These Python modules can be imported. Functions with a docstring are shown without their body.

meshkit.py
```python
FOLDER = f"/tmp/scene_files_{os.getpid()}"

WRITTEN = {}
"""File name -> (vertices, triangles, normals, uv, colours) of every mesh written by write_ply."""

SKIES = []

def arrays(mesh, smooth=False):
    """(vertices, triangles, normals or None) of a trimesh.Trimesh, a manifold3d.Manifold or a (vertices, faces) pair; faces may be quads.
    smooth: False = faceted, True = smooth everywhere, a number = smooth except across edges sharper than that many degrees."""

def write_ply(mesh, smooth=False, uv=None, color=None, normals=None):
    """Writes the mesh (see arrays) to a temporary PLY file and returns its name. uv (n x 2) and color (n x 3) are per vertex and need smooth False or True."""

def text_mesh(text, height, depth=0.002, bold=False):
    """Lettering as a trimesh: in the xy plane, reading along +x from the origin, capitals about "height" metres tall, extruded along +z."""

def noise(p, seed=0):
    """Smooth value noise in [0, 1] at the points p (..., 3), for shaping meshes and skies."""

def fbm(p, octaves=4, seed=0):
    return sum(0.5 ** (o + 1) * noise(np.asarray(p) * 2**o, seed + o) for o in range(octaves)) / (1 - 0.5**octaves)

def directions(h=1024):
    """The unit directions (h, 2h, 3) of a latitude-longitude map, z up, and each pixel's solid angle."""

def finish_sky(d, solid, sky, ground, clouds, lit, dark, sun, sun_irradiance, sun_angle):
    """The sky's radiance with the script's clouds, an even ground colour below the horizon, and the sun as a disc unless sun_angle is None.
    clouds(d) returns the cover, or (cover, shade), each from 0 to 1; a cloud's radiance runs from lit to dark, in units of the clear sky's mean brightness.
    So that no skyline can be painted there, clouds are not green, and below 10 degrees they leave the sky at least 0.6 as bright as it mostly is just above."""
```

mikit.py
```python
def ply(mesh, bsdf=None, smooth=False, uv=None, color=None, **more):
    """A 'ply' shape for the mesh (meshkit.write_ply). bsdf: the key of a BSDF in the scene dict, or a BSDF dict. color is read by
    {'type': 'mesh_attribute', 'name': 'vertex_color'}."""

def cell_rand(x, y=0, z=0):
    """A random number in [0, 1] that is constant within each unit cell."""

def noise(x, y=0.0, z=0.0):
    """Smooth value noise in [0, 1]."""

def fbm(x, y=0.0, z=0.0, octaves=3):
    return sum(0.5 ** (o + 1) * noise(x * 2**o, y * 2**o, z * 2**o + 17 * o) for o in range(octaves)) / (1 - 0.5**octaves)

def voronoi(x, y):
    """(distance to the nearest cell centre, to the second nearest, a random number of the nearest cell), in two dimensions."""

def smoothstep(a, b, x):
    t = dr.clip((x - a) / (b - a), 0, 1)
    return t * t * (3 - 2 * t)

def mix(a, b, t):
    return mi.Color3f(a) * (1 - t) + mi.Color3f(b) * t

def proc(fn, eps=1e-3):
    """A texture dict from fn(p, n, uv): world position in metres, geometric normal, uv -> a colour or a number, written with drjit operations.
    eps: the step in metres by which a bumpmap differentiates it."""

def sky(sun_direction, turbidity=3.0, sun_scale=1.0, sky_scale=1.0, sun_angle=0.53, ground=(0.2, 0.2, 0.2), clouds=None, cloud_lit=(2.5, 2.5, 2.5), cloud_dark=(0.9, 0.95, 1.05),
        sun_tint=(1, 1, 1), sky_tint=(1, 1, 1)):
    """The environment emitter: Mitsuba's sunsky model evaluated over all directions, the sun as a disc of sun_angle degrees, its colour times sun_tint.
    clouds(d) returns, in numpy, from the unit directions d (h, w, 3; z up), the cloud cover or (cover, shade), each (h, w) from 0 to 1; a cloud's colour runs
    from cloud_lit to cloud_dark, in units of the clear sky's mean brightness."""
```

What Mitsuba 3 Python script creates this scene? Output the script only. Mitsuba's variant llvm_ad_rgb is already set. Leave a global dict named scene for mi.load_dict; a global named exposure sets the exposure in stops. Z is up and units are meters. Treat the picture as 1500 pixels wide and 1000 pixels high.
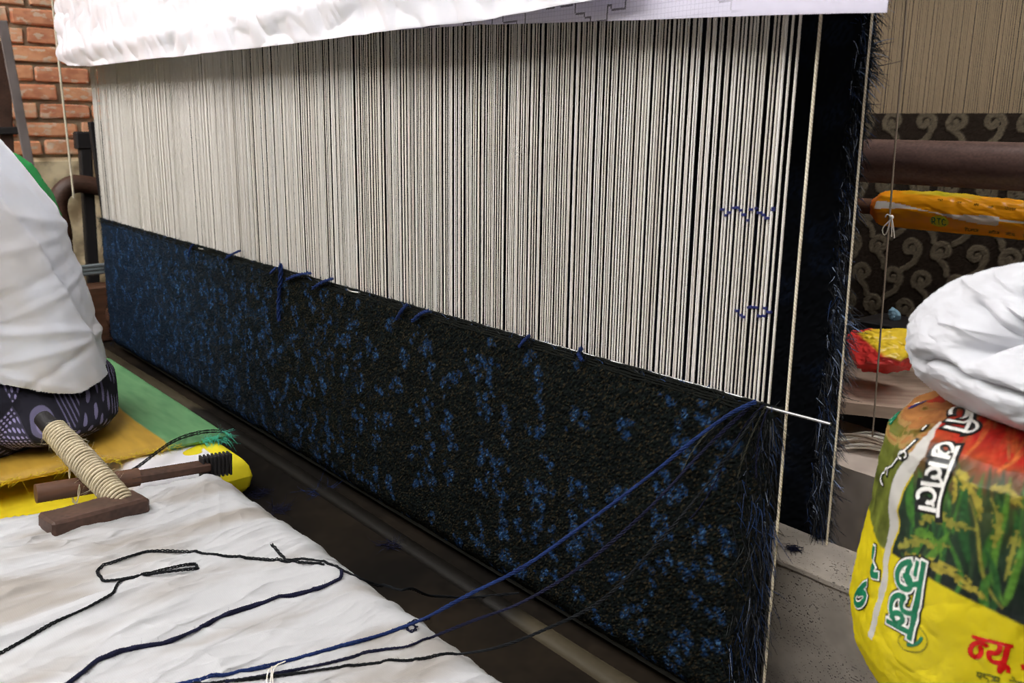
import math, random
import numpy as np, trimesh, manifold3d as m3, shapely, shapely.geometry as sg
import mitsuba as mi, drjit as dr
import mikit, meshkit
from mikit import noise, fbm, cell_rand, smoothstep, mix, voronoi
from scipy.interpolate import LinearNDInterpolator, CubicSpline, PchipInterpolator
from scipy.spatial import cKDTree

# ------------------------------------------------------------------ camera, sky, exposure
F = 1328.0
CAM = np.array([0.0, -1.0, 0.86])
RX = np.array([0.63901655, 0.1859017, -0.74639025]); RZ = np.array([0.01355146, -0.97292527, -0.23072228])
RY = np.cross(RZ, RX); ROT = np.array([RX, RY, RZ])           # camera frame (x right, y down, z forward) -> world
FWD = ROT @ np.array([0, 0, 1.0]); UPV = ROT @ np.array([0, -1.0, 0])
scene = {'type': 'scene'}
labels = {}
scene['camera'] = {'type': 'thinlens', 'fov': math.degrees(2 * math.atan(750 / F)), 'fov_axis': 'x', 'near_clip': 0.05, 'far_clip': 100.0,
                   'aperture_radius': 0.0022, 'focus_distance': 1.62,
                   'to_world': mi.ScalarTransform4f().look_at(origin=CAM.tolist(), target=(CAM + FWD).tolist(), up=UPV.tolist())}
exposure = 6.05
scene['sky'] = mikit.sky((0.2, -0.6, 0.8), turbidity=4.0, sun_scale=0.0, sky_scale=1.0, ground=(0.25, 0.24, 0.22),
                         clouds=lambda d: (np.ones(d.shape[:2]), 0.25 * meshkit.fbm(d * 3.0, 3)), cloud_lit=(1.02, 1.0, 0.98), cloud_dark=(0.8, 0.8, 0.82))

# ------------------------------------------------------------------ helpers
def ray(px, py):
    v = ROT @ np.array([px - 750.0, py - 500.0, F]); return v / np.linalg.norm(v)
def hit(px, py, axis, val):
    """the point of the plane (axis = val) that the photograph shows at a pixel"""
    r = ray(px, py); return CAM + r * (val - CAM[axis]) / r[axis]
def proj(P):
    v = (np.atleast_2d(P) - CAM) @ ROT; return np.c_[750 + F * v[:, 0] / v[:, 2], 500 + F * v[:, 1] / v[:, 2]]
def nearest(px, py, A, B):
    """the point of the view ray through a pixel that lies nearest to the line A-B"""
    d = ray(px, py); e = (B - A) / np.linalg.norm(B - A); w = CAM - A
    b = d @ e; t = (b * (e @ w) - d @ w) / (1 - b * b); return CAM + t * d
def lin(*c):
    c = np.asarray(c, float) / 255.0
    return np.where(c <= 0.04045, c / 12.92, ((c + 0.055) / 1.055) ** 2.4)
def L(*c): return [float(v) for v in lin(*c)]
rng = np.random.default_rng(7)

def mat(name, **kw):
    d = {'type': 'principled'}
    for k, v in kw.items():
        d[k] = {'type': 'rgb', 'value': v} if k == 'base_color' and isinstance(v, list) else v
    scene[name] = {'type': 'twosided', 'bsdf': d}
    return name
VC = {'type': 'mesh_attribute', 'name': 'vertex_color'}
used = {}
def key_for(name):
    if name not in used:
        used[name] = 0; return name
    used[name] += 1; return '%s_%03d' % (name, used[name])
def obj(name, mesh, m, parent=None, label=None, cat=None, group=None, kind=None, smooth=False, **kw):
    k = key_for((parent + '__' if parent else '') + name)
    scene[k] = mesh if isinstance(mesh, dict) else mikit.ply(mesh, m, smooth=smooth, **kw)
    info = {a: b for a, b in (('label', label), ('category', cat), ('group', group), ('kind', kind)) if b}
    if info: labels[k] = info
    return k
def thing(name, label, cat, group=None):
    k = key_for(name); labels[k] = {'label': label, 'category': cat}
    if group: labels[k]['group'] = group
    return k
cat_ = trimesh.util.concatenate
def box(x0, x1, y0, y1, z0, z1):
    b = trimesh.creation.box((x1 - x0, y1 - y0, z1 - z0)); b.apply_translation(((x0 + x1) / 2, (y0 + y1) / 2, (z0 + z1) / 2)); return b
def rbox(x0, x1, y0, y1, z0, z1, r=0.004):
    """box with chamfered edges"""
    pts = []
    for sx in (0, 1):
        for sy in (0, 1):
            for sz in (0, 1):
                c = np.array([(x0, x1)[sx], (y0, y1)[sy], (z0, z1)[sz]]); s = np.array([1 - 2 * sx, 1 - 2 * sy, 1 - 2 * sz])
                for k in range(3):
                    q = c + s * r; q[k] = c[k]; pts.append(q)
    return trimesh.convex.convex_hull(np.array(pts))
def bar(a, b, w, t, side=(0, 1, 0), r=0.002):
    """chamfered bar from a to b, w wide along side, t thick"""
    a, b = np.asarray(a, float), np.asarray(b, float); e = b - a; l = np.linalg.norm(e); e /= l
    s = np.asarray(side, float); s -= e * (s @ e); s /= np.linalg.norm(s); n = np.cross(e, s)
    m = rbox(0, l, -w / 2, w / 2, -t / 2, t / 2, r)
    M = np.eye(4); M[:3, 0], M[:3, 1], M[:3, 2], M[:3, 3] = e, s, n, a
    m.apply_transform(M); return m
def tube(pts, r, n=6, caps=True):
    """(vertices, triangles) of a tube along points; r a number or one per point"""
    P = np.asarray(pts, float); N = len(P); r = np.broadcast_to(np.asarray(r, float), (N,))
    T = np.gradient(P, axis=0); T /= np.linalg.norm(T, axis=1, keepdims=True) + 1e-12
    u = np.cross(T[0], [0.3, 0.5, 0.81]); u /= np.linalg.norm(u); V = []
    a = np.arange(n) * 2 * np.pi / n
    for i in range(N):
        u = u - T[i] * (u @ T[i]); u /= np.linalg.norm(u); w = np.cross(T[i], u)
        V.append(P[i] + r[i] * (np.cos(a)[:, None] * u + np.sin(a)[:, None] * w))
    V = np.vstack(V); Fc = []
    for i in range(N - 1):
        for k in range(n):
            p, q = i * n + k, i * n + (k + 1) % n
            Fc += [(p, q, q + n), (p, q + n, p + n)]
    if caps:
        V = np.vstack([V, P[0], P[-1]]); c0, c1 = N * n, N * n + 1
        for k in range(n):
            Fc += [(c0, (k + 1) % n, k), (c1, (N - 1) * n + k, (N - 1) * n + (k + 1) % n)]
    return trimesh.Trimesh(V, np.array(Fc), process=False)
def spline(pts, n=60, soft=False):
    P = np.asarray(pts, float); s = np.r_[0, np.cumsum(np.linalg.norm(np.diff(P, axis=0), axis=1))]
    return (PchipInterpolator if soft else CubicSpline)(s, P)(np.linspace(0, s[-1], n))
def grid_faces(nu, nv, wrap=False):
    i, j = np.meshgrid(np.arange(nu - (0 if wrap else 1)), np.arange(nv - 1), indexing='ij')
    a = i * nv + j; b = ((i + 1) % nu) * nv + j
    return np.vstack([np.c_[a.ravel(), b.ravel(), (b + 1).ravel()], np.c_[a.ravel(), (b + 1).ravel(), (a + 1).ravel()]])
def strands(base, direc, length, r, droop=0.0, curl=0.3, seg=4, seed=0):
    """many tapered three-sided hairs in one mesh"""
    g = np.random.default_rng(seed); n = len(base); d = direc / np.linalg.norm(direc, axis=1, keepdims=True)
    side = np.cross(d, g.normal(size=(n, 3))); side /= np.linalg.norm(side, axis=1, keepdims=True); up = np.cross(d, side)
    c = g.normal(size=(n, 1)) * curl; V = []; t_ = np.linspace(0, 1, seg + 1)
    for t in t_:
        p = base + d * (length * t)[:, None] + side * c * (length * t * t)[:, None]; p[:, 2] -= droop * length * t * t
        rr = (r * (1 - 0.75 * t))[:, None]
        for a in (0, 2.094, 4.189): V.append(p + rr * (np.cos(a) * side + np.sin(a) * up))
    V = np.stack(V, 1); m = (seg + 1) * 3; f = []
    for s in range(seg):
        for k in range(3):
            p, q = s * 3 + k, s * 3 + (k + 1) % 3
            f += [(p, q, q + 3), (p, q + 3, p + 3)]
    f.append((m - 3, m - 2, m - 1))
    f = np.array(f); Fc = (f[None] + (np.arange(n) * m)[:, None, None]).reshape(-1, 3)
    return trimesh.Trimesh(V.reshape(-1, 3), Fc, process=False), m
def twist(pts, r, k=3, turns=12, seed=0, n=5, fuzz=0):
    """a yarn of k plies wound around each other along the points"""
    P = np.asarray(pts, float); N = len(P); T = np.gradient(P, axis=0); T /= np.linalg.norm(T, axis=1, keepdims=True)
    u = np.cross(T, [0.2, 0.3, 0.9]); u /= np.linalg.norm(u, axis=1, keepdims=True); w = np.cross(T, u); out = []
    g = np.random.default_rng(seed); wob = np.interp(np.linspace(0, 1, N), np.linspace(0, 1, 24), g.uniform(0.55, 1.7, 24))
    for i in range(k):
        a = 2 * np.pi * (i / k + turns * np.linspace(0, 1, N))
        out.append(tube(P + (r * 1.05 * wob)[:, None] * (np.cos(a)[:, None] * u + np.sin(a)[:, None] * w), r * 0.85, n))
    if fuzz:
        idx = g.integers(0, N, fuzz)
        h, _ = strands(P[idx], g.normal(size=(fuzz, 3)) + 2 * T[idx] * g.choice([-1, 1], (fuzz, 1)), g.uniform(2, 6, fuzz) * r, np.full(fuzz, r * 0.16), 0, 0.5, 3, seed)
        out.append(h)
    return cat_(out)
def smin_planes(d, nrm, off, k): return -np.log(np.exp(-k * (off[None] / np.maximum(d @ nrm.T, 0.02))).sum(1)) / k

# ------------------------------------------------------------------ materials
P_ = mikit.proc
mat('floor_mat', base_color=P_(lambda p, n, uv: mix(L(14, 11, 8), L(34, 27, 19), smoothstep(0.25, 0.85, fbm(p.x * 5, p.y * 5, 3, 4))) * (0.75 + 0.5 * fbm(p.x * 60, p.y * 60, 1, 2))), roughness=0.85, specular=0.12)
mat('kerb_mat', base_color=P_(lambda p, n, uv: mix(L(66, 59, 45), L(16, 13, 9), smoothstep(0.25, 0.5, fbm(p.x * 7, p.y * 20, p.z * 12, 3) * 0.5 + 0.55 * smoothstep(-1.05, -1.3, p.x) * smoothstep(-2.75, -2.35, p.x)))), roughness=0.6, specular=0.2)  # middle stretch darkened: wear plus the carpet's shadow painted into the colour
mat('concrete_mat', base_color=P_(lambda p, n, uv: mix(L(188, 178, 166), L(126, 118, 110), fbm(p.x * 22, p.y * 22, p.z * 22, 4)) * (1 - 0.7 * smoothstep(0.70, 0.78, noise(p.x * 420, p.y * 420, p.z * 420)) * smoothstep(0.4, 0.7, fbm(p.x * 12, p.y * 12, p.z * 12 + 5, 2)))), roughness=0.85)
mat('wall_mat', base_color=P_(lambda p, n, uv: mix(L(104, 98, 90), L(72, 68, 62), fbm(p.x * 3, p.y * 3, p.z * 3, 3))), roughness=0.9)
mat('mortar_mat', base_color=P_(lambda p, n, uv: mix(L(196, 178, 150), L(104, 88, 72), fbm(p.x * 18, p.y * 18, p.z * 18, 3))), roughness=0.95)
def brick_col(a, b):
    return P_(lambda p, n, uv: mix(mix(a, b, smoothstep(0.3, 0.75, fbm(p.y * 26, p.z * 40, p.x * 30, 3))), L(238, 214, 188), 0.75 * smoothstep(0.56, 0.72, fbm(p.y * 30 + 9, p.z * 60, 2, 3))))
bricks_m = [mat('brick_mat_%d' % i, base_color=brick_col(L(*a), L(*b)), roughness=0.9) for i, (a, b) in enumerate([((240, 176, 132), (224, 148, 104)), ((246, 192, 152), (230, 162, 120)), ((234, 164, 124), (212, 134, 98))])]
mat('plaster_mat', base_color=P_(lambda p, n, uv: mix(L(232, 214, 176), L(160, 138, 104), smoothstep(0.3, 0.8, fbm(p.y * 14, p.z * 14, 2, 4)))), roughness=0.95)
cotton = [mat('cotton_mat_%d' % i, base_color=L(*c), roughness=0.9) for i, c in enumerate([(224, 219, 211), (218, 212, 202), (230, 226, 220), (210, 203, 194)])]
mat('dim_cotton_mat', base_color=L(166, 145, 118), roughness=0.9)
mat('cord_mat', base_color=P_(lambda p, n, uv: mix(L(236, 228, 208), L(196, 182, 156), smoothstep(0.5, 0.75, dr.abs(dr.sin((p.z * 1.0 + p.x * 1.4) * 600)) * 0.7 + 0.4 * fbm(p.z * 30, 1, 2, 2)))), roughness=0.9)
mat('cord_grey_mat', base_color=L(150, 134, 118), roughness=0.9)
mat('pile_mat', base_color=VC, roughness=0.8, sheen=0.08, sheen_tint=0.8, specular=0.04)
mat('dark_pile_mat', base_color=VC, roughness=0.8, specular=0.06)
mat('fringe_mat', base_color=VC, roughness=0.5, specular=0.25)
mat('weft_mat', base_color=L(15, 17, 14), roughness=0.85, specular=0.1)
mat('blue_yarn_mat', base_color=P_(lambda p, n, uv: mix(L(16, 25, 62), L(32, 55, 108), fbm(p.x * 60, p.y * 60, p.z * 60, 2))), roughness=0.7, specular=0.15)
mat('navy_yarn_mat', base_color=P_(lambda p, n, uv: mix(L(15, 17, 32), L(28, 30, 58), fbm(p.x * 60, p.y * 60, p.z * 60, 2))), roughness=0.7, specular=0.15)
mat('dark_yarn_mat', base_color=P_(lambda p, n, uv: mix(L(12, 14, 17), L(24, 27, 30), fbm(p.x * 60, p.y * 60, p.z * 60, 2))), roughness=0.7, specular=0.15)
mat('olive_yarn_mat', base_color=L(58, 58, 46), roughness=0.8)
mat('white_yarn_mat', base_color=L(226, 220, 208), roughness=0.9)
mat('steel_mat', base_color=L(190, 190, 188), metallic=0.9, roughness=0.28)
mat('rust_mat', base_color=P_(lambda p, n, uv: mix(L(92, 64, 50), L(52, 36, 30), fbm(p.x * 20, p.y * 20, p.z * 20, 4)) * (0.8 + 0.4 * noise(p.x * 150, p.y * 150, p.z * 150))), roughness=0.5, metallic=0.15)
mat('pipe_mat', base_color=P_(lambda p, n, uv: mix(L(118, 92, 84), L(78, 60, 56), fbm(p.x * 12, p.y * 40, p.z * 40, 4)) * (0.85 + 0.3 * noise(p.x * 240, p.y * 240, p.z * 240))), roughness=0.42, specular=0.5)
mat('bar_mat', base_color=P_(lambda p, n, uv: mix(L(142, 132, 130), L(104, 94, 92), fbm(p.x * 20, p.y * 20, p.z * 9, 3))), roughness=0.6)
mat('black_mat', base_color=L(28, 25, 26), roughness=0.6)
mat('wood_mat', base_color=P_(lambda p, n, uv: mix(L(186, 164, 146), L(150, 128, 112), fbm((p.x + p.y) * 6, (p.y - p.x) * 60, p.z * 60, 3))), roughness=0.75)
mat('dark_wood_mat', base_color=P_(lambda p, n, uv: mix(L(112, 76, 54), L(66, 44, 34), fbm(p.x * 14, p.y * 14, p.z * 60, 3))), roughness=0.55)
mat('plastic_mat', base_color=L(236, 236, 242), roughness=0.22, specular=0.7, clearcoat=0.4, clearcoat_gloss=0.9)
def paper(p, n, uv):
    s = 0.0065; cx, cz = dr.floor(p.x / s), dr.floor(p.z / s); fx, fz = p.x / s - cx, p.z / s - cz
    g = dr.maximum(smoothstep(0.8, 0.95, fx), smoothstep(0.8, 0.95, fz))
    h1 = lambda c: dr.floor(9 * noise(dr.floor(c / 5) * 0.4, 3) + 4 * cell_rand(dr.floor(c / 4), 5)) + 152.0
    h2 = lambda c: dr.floor(8 * noise(dr.floor(c / 6) * 0.5, 9) + 4 * cell_rand(dr.floor(c / 5), 7)) + 156.0
    st = mi.Float(0)
    for h in (h1, h2):
        a, b = h(cx), h(cx + 1); lo, hi = dr.minimum(a, b), dr.maximum(a, b)
        st = dr.maximum(st, dr.select((cz == a) & (fz > 0.55), 1.0, 0.0))
        st = dr.maximum(st, dr.select((fx > 0.6) & (cz > lo) & (cz <= hi), 1.0, 0.0))
    on = smoothstep(-0.7, -0.78, p.x)
    c = mix(L(214, 210, 226), L(176, 172, 190), 0.6 * g * on)
    return mix(c, L(92, 86, 100), st * on * 0.85)
mat('paper_mat', base_color=P_(paper), roughness=0.45, specular=0.4)
def weave(p, n, uv):
    return 0.5 * dr.abs(dr.sin(p.x * 1100)) + 0.5 * dr.abs(dr.sin(p.y * 1100))
def ridge(v): r = 1 - dr.abs(2 * v - 1); r = r * r; return r * r * r
def wrinkles(p, n, uv):
    u = p.x + 0.30 * p.y + 0.05 * noise(p.x * 5, p.y * 5); v = p.y - 0.3 * p.x
    a = ridge(noise(u * 13, v * 2.2, 1)) * smoothstep(0.3, 0.65, noise(p.x * 6, p.y * 6, 8)); b = ridge(noise(u * 30 + 7, v * 5, 2)) * smoothstep(0.4, 0.7, noise(p.x * 8, p.y * 8, 3)); w = p.x * 0.8 - p.y * 0.5
    c = ridge(noise(w * 24, (p.y + p.x) * 5, 5)) * smoothstep(0.5, 0.75, noise(p.x * 5 + 4, p.y * 5, 6))
    return 0.30 * weave(p, n, uv) + 3.6 * a + 2.2 * b + 2.2 * c + 2.5 * fbm(u * 18, v * 6, 1, 2)
scene['sack_mat'] = {'type': 'twosided', 'bsdf': {'type': 'bumpmap', 'scale': 0.0012, 'tex': P_(wrinkles, eps=0.0008),
    'bsdf': {'type': 'principled', 'base_color': P_(lambda p, n, uv: mix(L(180, 180, 181), L(146, 139, 131), 0.9 * smoothstep(0.42, 0.75, fbm(p.x * 13, p.y * 5, p.z * 6, 4))) * (1 - 0.06 * weave(p, n, uv))), 'roughness': 0.5, 'specular': 0.45}}}
mat('white_plastic_mat', base_color=P_(lambda p, n, uv: mix(L(204, 205, 209), L(184, 184, 188), fbm(p.x * 30, p.y * 30, p.z * 30, 3))), roughness=0.42, specular=0.5)
mat('shirt_mat', base_color=P_(lambda p, n, uv: mix(L(214, 217, 226), L(206, 204, 206), smoothstep(0.35, 0.75, fbm(p.x * 8, p.y * 8, p.z * 8, 3)))), roughness=0.85, sheen=0.2)
mat('skin_mat', base_color=L(122, 84, 62), roughness=0.55)
mat('hair_mat', base_color=L(22, 18, 17), roughness=0.5)
def lungi(p, n, uv):
    u, v = (p.y * 0.86 + p.z * 0.5 + p.x * 0.35) / 0.068, (p.z * 0.95 - p.y * 0.35 + p.x * 0.6) / 0.068
    cu, cv = dr.floor(u), dr.floor(v); fu, fv = u - cu, v - cv
    k = cell_rand(cu, cv, 3)
    du, dv = fu * 8 - dr.floor(fu * 8) - 0.5, fv * 8 - dr.floor(fv * 8) - 0.5
    dots = smoothstep(0.38, 0.22, dr.sqrt(du * du + dv * dv)) * smoothstep(0.02, 0.1, fu) * smoothstep(0.98, 0.9, fu)
    e = dr.sqrt(dr.square((fu - 0.5) * 1.1) + dr.square((fv - 0.5) * 1.7))
    oval = smoothstep(0.42, 0.38, e) * (0.55 + 0.45 * smoothstep(0.05, 0.0, dr.abs(e - 0.2)))
    su, sv = fu * 3 - dr.floor(fu * 3) - 0.5, fv * 4 - dr.floor(fv * 4) - 0.5
    small = smoothstep(0.34, 0.26, dr.sqrt(su * su + 1.6 * sv * sv)) * 0.6
    stripe = smoothstep(0.25, 0.4, dr.abs(fu * 9 - dr.floor(fu * 9) - 0.5)) * 0.25
    a = dr.select(k < 0.42, 1.0, 0.0)
    col = mix(L(18, 16, 32), L(168, 160, 206), dr.select(k < 0.42, 0.06 + 0.8 * dots, dr.select(k < 0.62, oval * 0.55, dr.select(k < 0.85, small * 0.6, stripe))))
    return mix(col, L(18, 17, 30), dr.maximum(smoothstep(0.07, 0.03, fu), smoothstep(0.07, 0.03, fv)))
mat('lungi_mat', base_color=P_(lungi), roughness=0.85)
def mat_weave(p, c, t=0.06): return mi.Color3f(c) * (1 - t + t * 2 * dr.abs(dr.sin(p.x * 900)) * dr.abs(dr.sin(p.y * 900)))
mat('ochre_sack_mat', base_color=P_(lambda p, n, uv: mix(mix(L(196, 156, 58), L(172, 134, 48), fbm(p.x * 12, p.y * 60, 1, 3)), mix(L(106, 152, 104), L(80, 130, 86), fbm(p.x * 12, p.y * 70, 3, 3)), smoothstep(-0.338, -0.330, p.y + 0.008 * noise(p.x * 12, 1)))), roughness=0.55)
mat('yellow_sack_mat', base_color=P_(lambda p, n, uv: mix(L(226, 206, 34), L(196, 172, 30), fbm(p.x * 30, p.y * 30, p.z * 30, 3))), roughness=0.5)
mat('white_yellow_mat', base_color=P_(lambda p, n, uv: mix(L(222, 220, 224), L(226, 208, 36), dr.maximum(smoothstep(-0.262, -0.256, p.y), smoothstep(0.80, 0.84, fbm(p.x * 20, p.y * 20, p.z * 20, 2) + 0.3 * smoothstep(-0.33, -0.26, p.y))))), roughness=0.5)
mat('teal_mat', base_color=L(80, 196, 170), roughness=0.6)
mat('green_mat', base_color=L(38, 142, 72), roughness=0.5)
mat('orange_mat', base_color=L(196, 98, 32), roughness=0.6)
mat('handle_wrap_mat', base_color=P_(lambda p, n, uv: mix(L(206, 194, 166), L(172, 158, 128), fbm(p.x * 50, p.y * 50, p.z * 50, 3))), roughness=0.9)
mat('grey_bundle_mat', base_color=L(112, 120, 122), roughness=0.8)
mat('sack_print_mat', base_color=VC, roughness=0.48, specular=0.35)
mat('ink_white', base_color=L(226, 224, 218), roughness=0.35)
mat('ink_black', base_color=L(20, 22, 22), roughness=0.35)
mat('ink_green', base_color=L(22, 108, 74), roughness=0.35)
mat('ink_red', base_color=L(186, 20, 18), roughness=0.35)
mat('ink_navy', base_color=L(38, 44, 96), roughness=0.35)
mat('ink_teal', base_color=L(160, 214, 196), roughness=0.35)
mat('ink_olive', base_color=L(84, 84, 22), roughness=0.35)
mat('ink_brown', base_color=L(112, 72, 16), roughness=0.35)
mat('ink_lime', base_color=L(206, 204, 40), roughness=0.35)
mat('red_bag_mat', base_color=VC, roughness=0.3, specular=0.6)
mat('orange_bag_mat', base_color=VC, roughness=0.3, specular=0.6)
mat('blue_bag_mat', base_color=L(150, 190, 214), roughness=0.35)

# ------------------------------------------------------------------ the room
ZC = 2.75
obj('floor', box(-4.9, 2.6, -3.1, 3.6, -0.1, 0.0), 'floor_mat', kind='structure', label='dirty dark concrete workshop floor')
obj('wall_right', box(2.5, 2.65, -3.1, 3.6, 0, ZC), 'wall_mat', kind='structure')
obj('wall_back', box(-4.9, 2.5, 3.5, 3.65, 0, ZC), 'wall_mat', kind='structure')
obj('wall_front', box(-4.9, 2.5, -3.2, -3.05, 0, ZC), 'wall_mat', kind='structure')
# unseen roof; sky openings over both aisles shaped for the light
def roof_frame():
    a = sg.box(-4.95, -3.2, 2.65, 3.65) - sg.box(-4.66, -2.85, 1.4, -1.0) - sg.box(-1.3, 0.45, 1.5, 1.15)
    m = trimesh.creation.extrude_polygon(a, 0.12, engine='earcut'); m.apply_translation((0, 0, ZC)); return m
obj('ceiling', roof_frame(), 'wall_mat', kind='structure')

# brick wall at the far end of the loom: every brick of the stretch in view
XW = -4.7
wl = obj('wall_left', box(XW - 0.2, XW, -3.1, 3.6, 0, ZC), 'mortar_mat', kind='structure', label='rough brick wall with rubble plaster at its foot')
def brick_mesh(y0, y1, z0, z1, seed):
    g = np.random.default_rng(seed); m = rbox(0, 0.03, y0, y1, z0, z1, 0.006)
    v = m.vertices.copy(); v += g.uniform(-0.004, 0.004, v.shape); v[:, 0] += XW - 0.012 + g.uniform(0, 0.008)
    a = g.uniform(-0.02, 0.02); v[:, 2] += a * (v[:, 1] - (y0 + y1) / 2)
    return trimesh.convex.convex_hull(v)
row = 0
for zi in np.arange(0.70, 1.75, 0.082):
    y = -1.1 + (0.12 if row % 2 else 0.0) + rng.uniform(-0.03, 0.03)
    while y < 1.25:
        w = 0.222 + rng.uniform(-0.025, 0.02)
        obj('brick', brick_mesh(y, y + w, zi + rng.uniform(0, 0.006), zi + 0.066 + rng.uniform(-0.004, 0.004), int(rng.integers(1e9))), bricks_m[int(rng.integers(3))], wl)
        y += w + rng.uniform(0.010, 0.024)
    row += 1
gy, gz = np.meshgrid(np.linspace(-1.6, 1.6, 120), np.linspace(0.0, 0.69, 40), indexing='ij')
gx = XW + 0.012 + 0.035 * meshkit.fbm(np.stack([gy * 7, gz * 9, gz * 0], -1), 4)
gx[:, -1] = XW
obj('rubble_plaster', (np.stack([gx, gy, gz], -1).reshape(-1, 3), grid_faces(120, 40)), 'plaster_mat', wl, label='rough beige plaster over the wall foot', smooth=40)

# low rounded kerb in the floor along the loom
def kerb():
    xs = np.linspace(-3.72, -0.45, 160); a = np.linspace(0, np.pi, 13)
    r = 0.020 + 0.003 * meshkit.noise(np.c_[xs * 4, xs * 0, xs * 0])
    yc = -0.040 + 0.004 * np.sin(xs * 2.2)
    V = np.stack([np.broadcast_to(xs[:, None], (160, 13)), yc[:, None] + r[:, None] * np.cos(a), 0.7 * r[:, None] * np.sin(a) - 0.001], -1)
    return V.reshape(-1, 3), grid_faces(160, 13)
obj('trim_1', kerb(), 'kerb_mat', kind='structure', label='worn rounded kerb along the carpet foot, carpet shadow painted into its middle', smooth=True)

# ------------------------------------------------------------------ front carpet on the loom
XL, XR = -3.585, -0.645
ZT, ZB = 0.506, 0.004
def motifs(x, z, seed=3):
    """cover (0-1) of the blue flower marks at the carpet's points"""
    g = np.random.default_rng(seed); C = []
    for i in np.arange(XL, XR, 0.072):
        for j in np.arange(0.01, 0.49, 0.058):
            c = np.array([i, j]) + g.uniform(-0.026, 0.026, 2)
            if g.random() < 0.08 + 0.22 * np.clip((i + 2.0) / 1.3, 0, 1): continue
            k = g.integers(7, 14); a0 = g.uniform(0, 6.28); sw = g.uniform(1.6, 5.2); rad = g.uniform(0.010, 0.030)
            for q in range(k):
                a = a0 + sw * q / k
                C.append((*(c + rad * np.array([0.8 * math.cos(a), 1.15 * math.sin(a)]) + g.normal(size=2) * 0.006), g.uniform(0.003, 0.0075)))
    C = np.array(C); t = cKDTree(C[:, :2]); d, i = t.query(np.c_[x, z], k=3)
    return np.clip(1.35 - (d / C[i, 2]).min(1), 0, 1)
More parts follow.
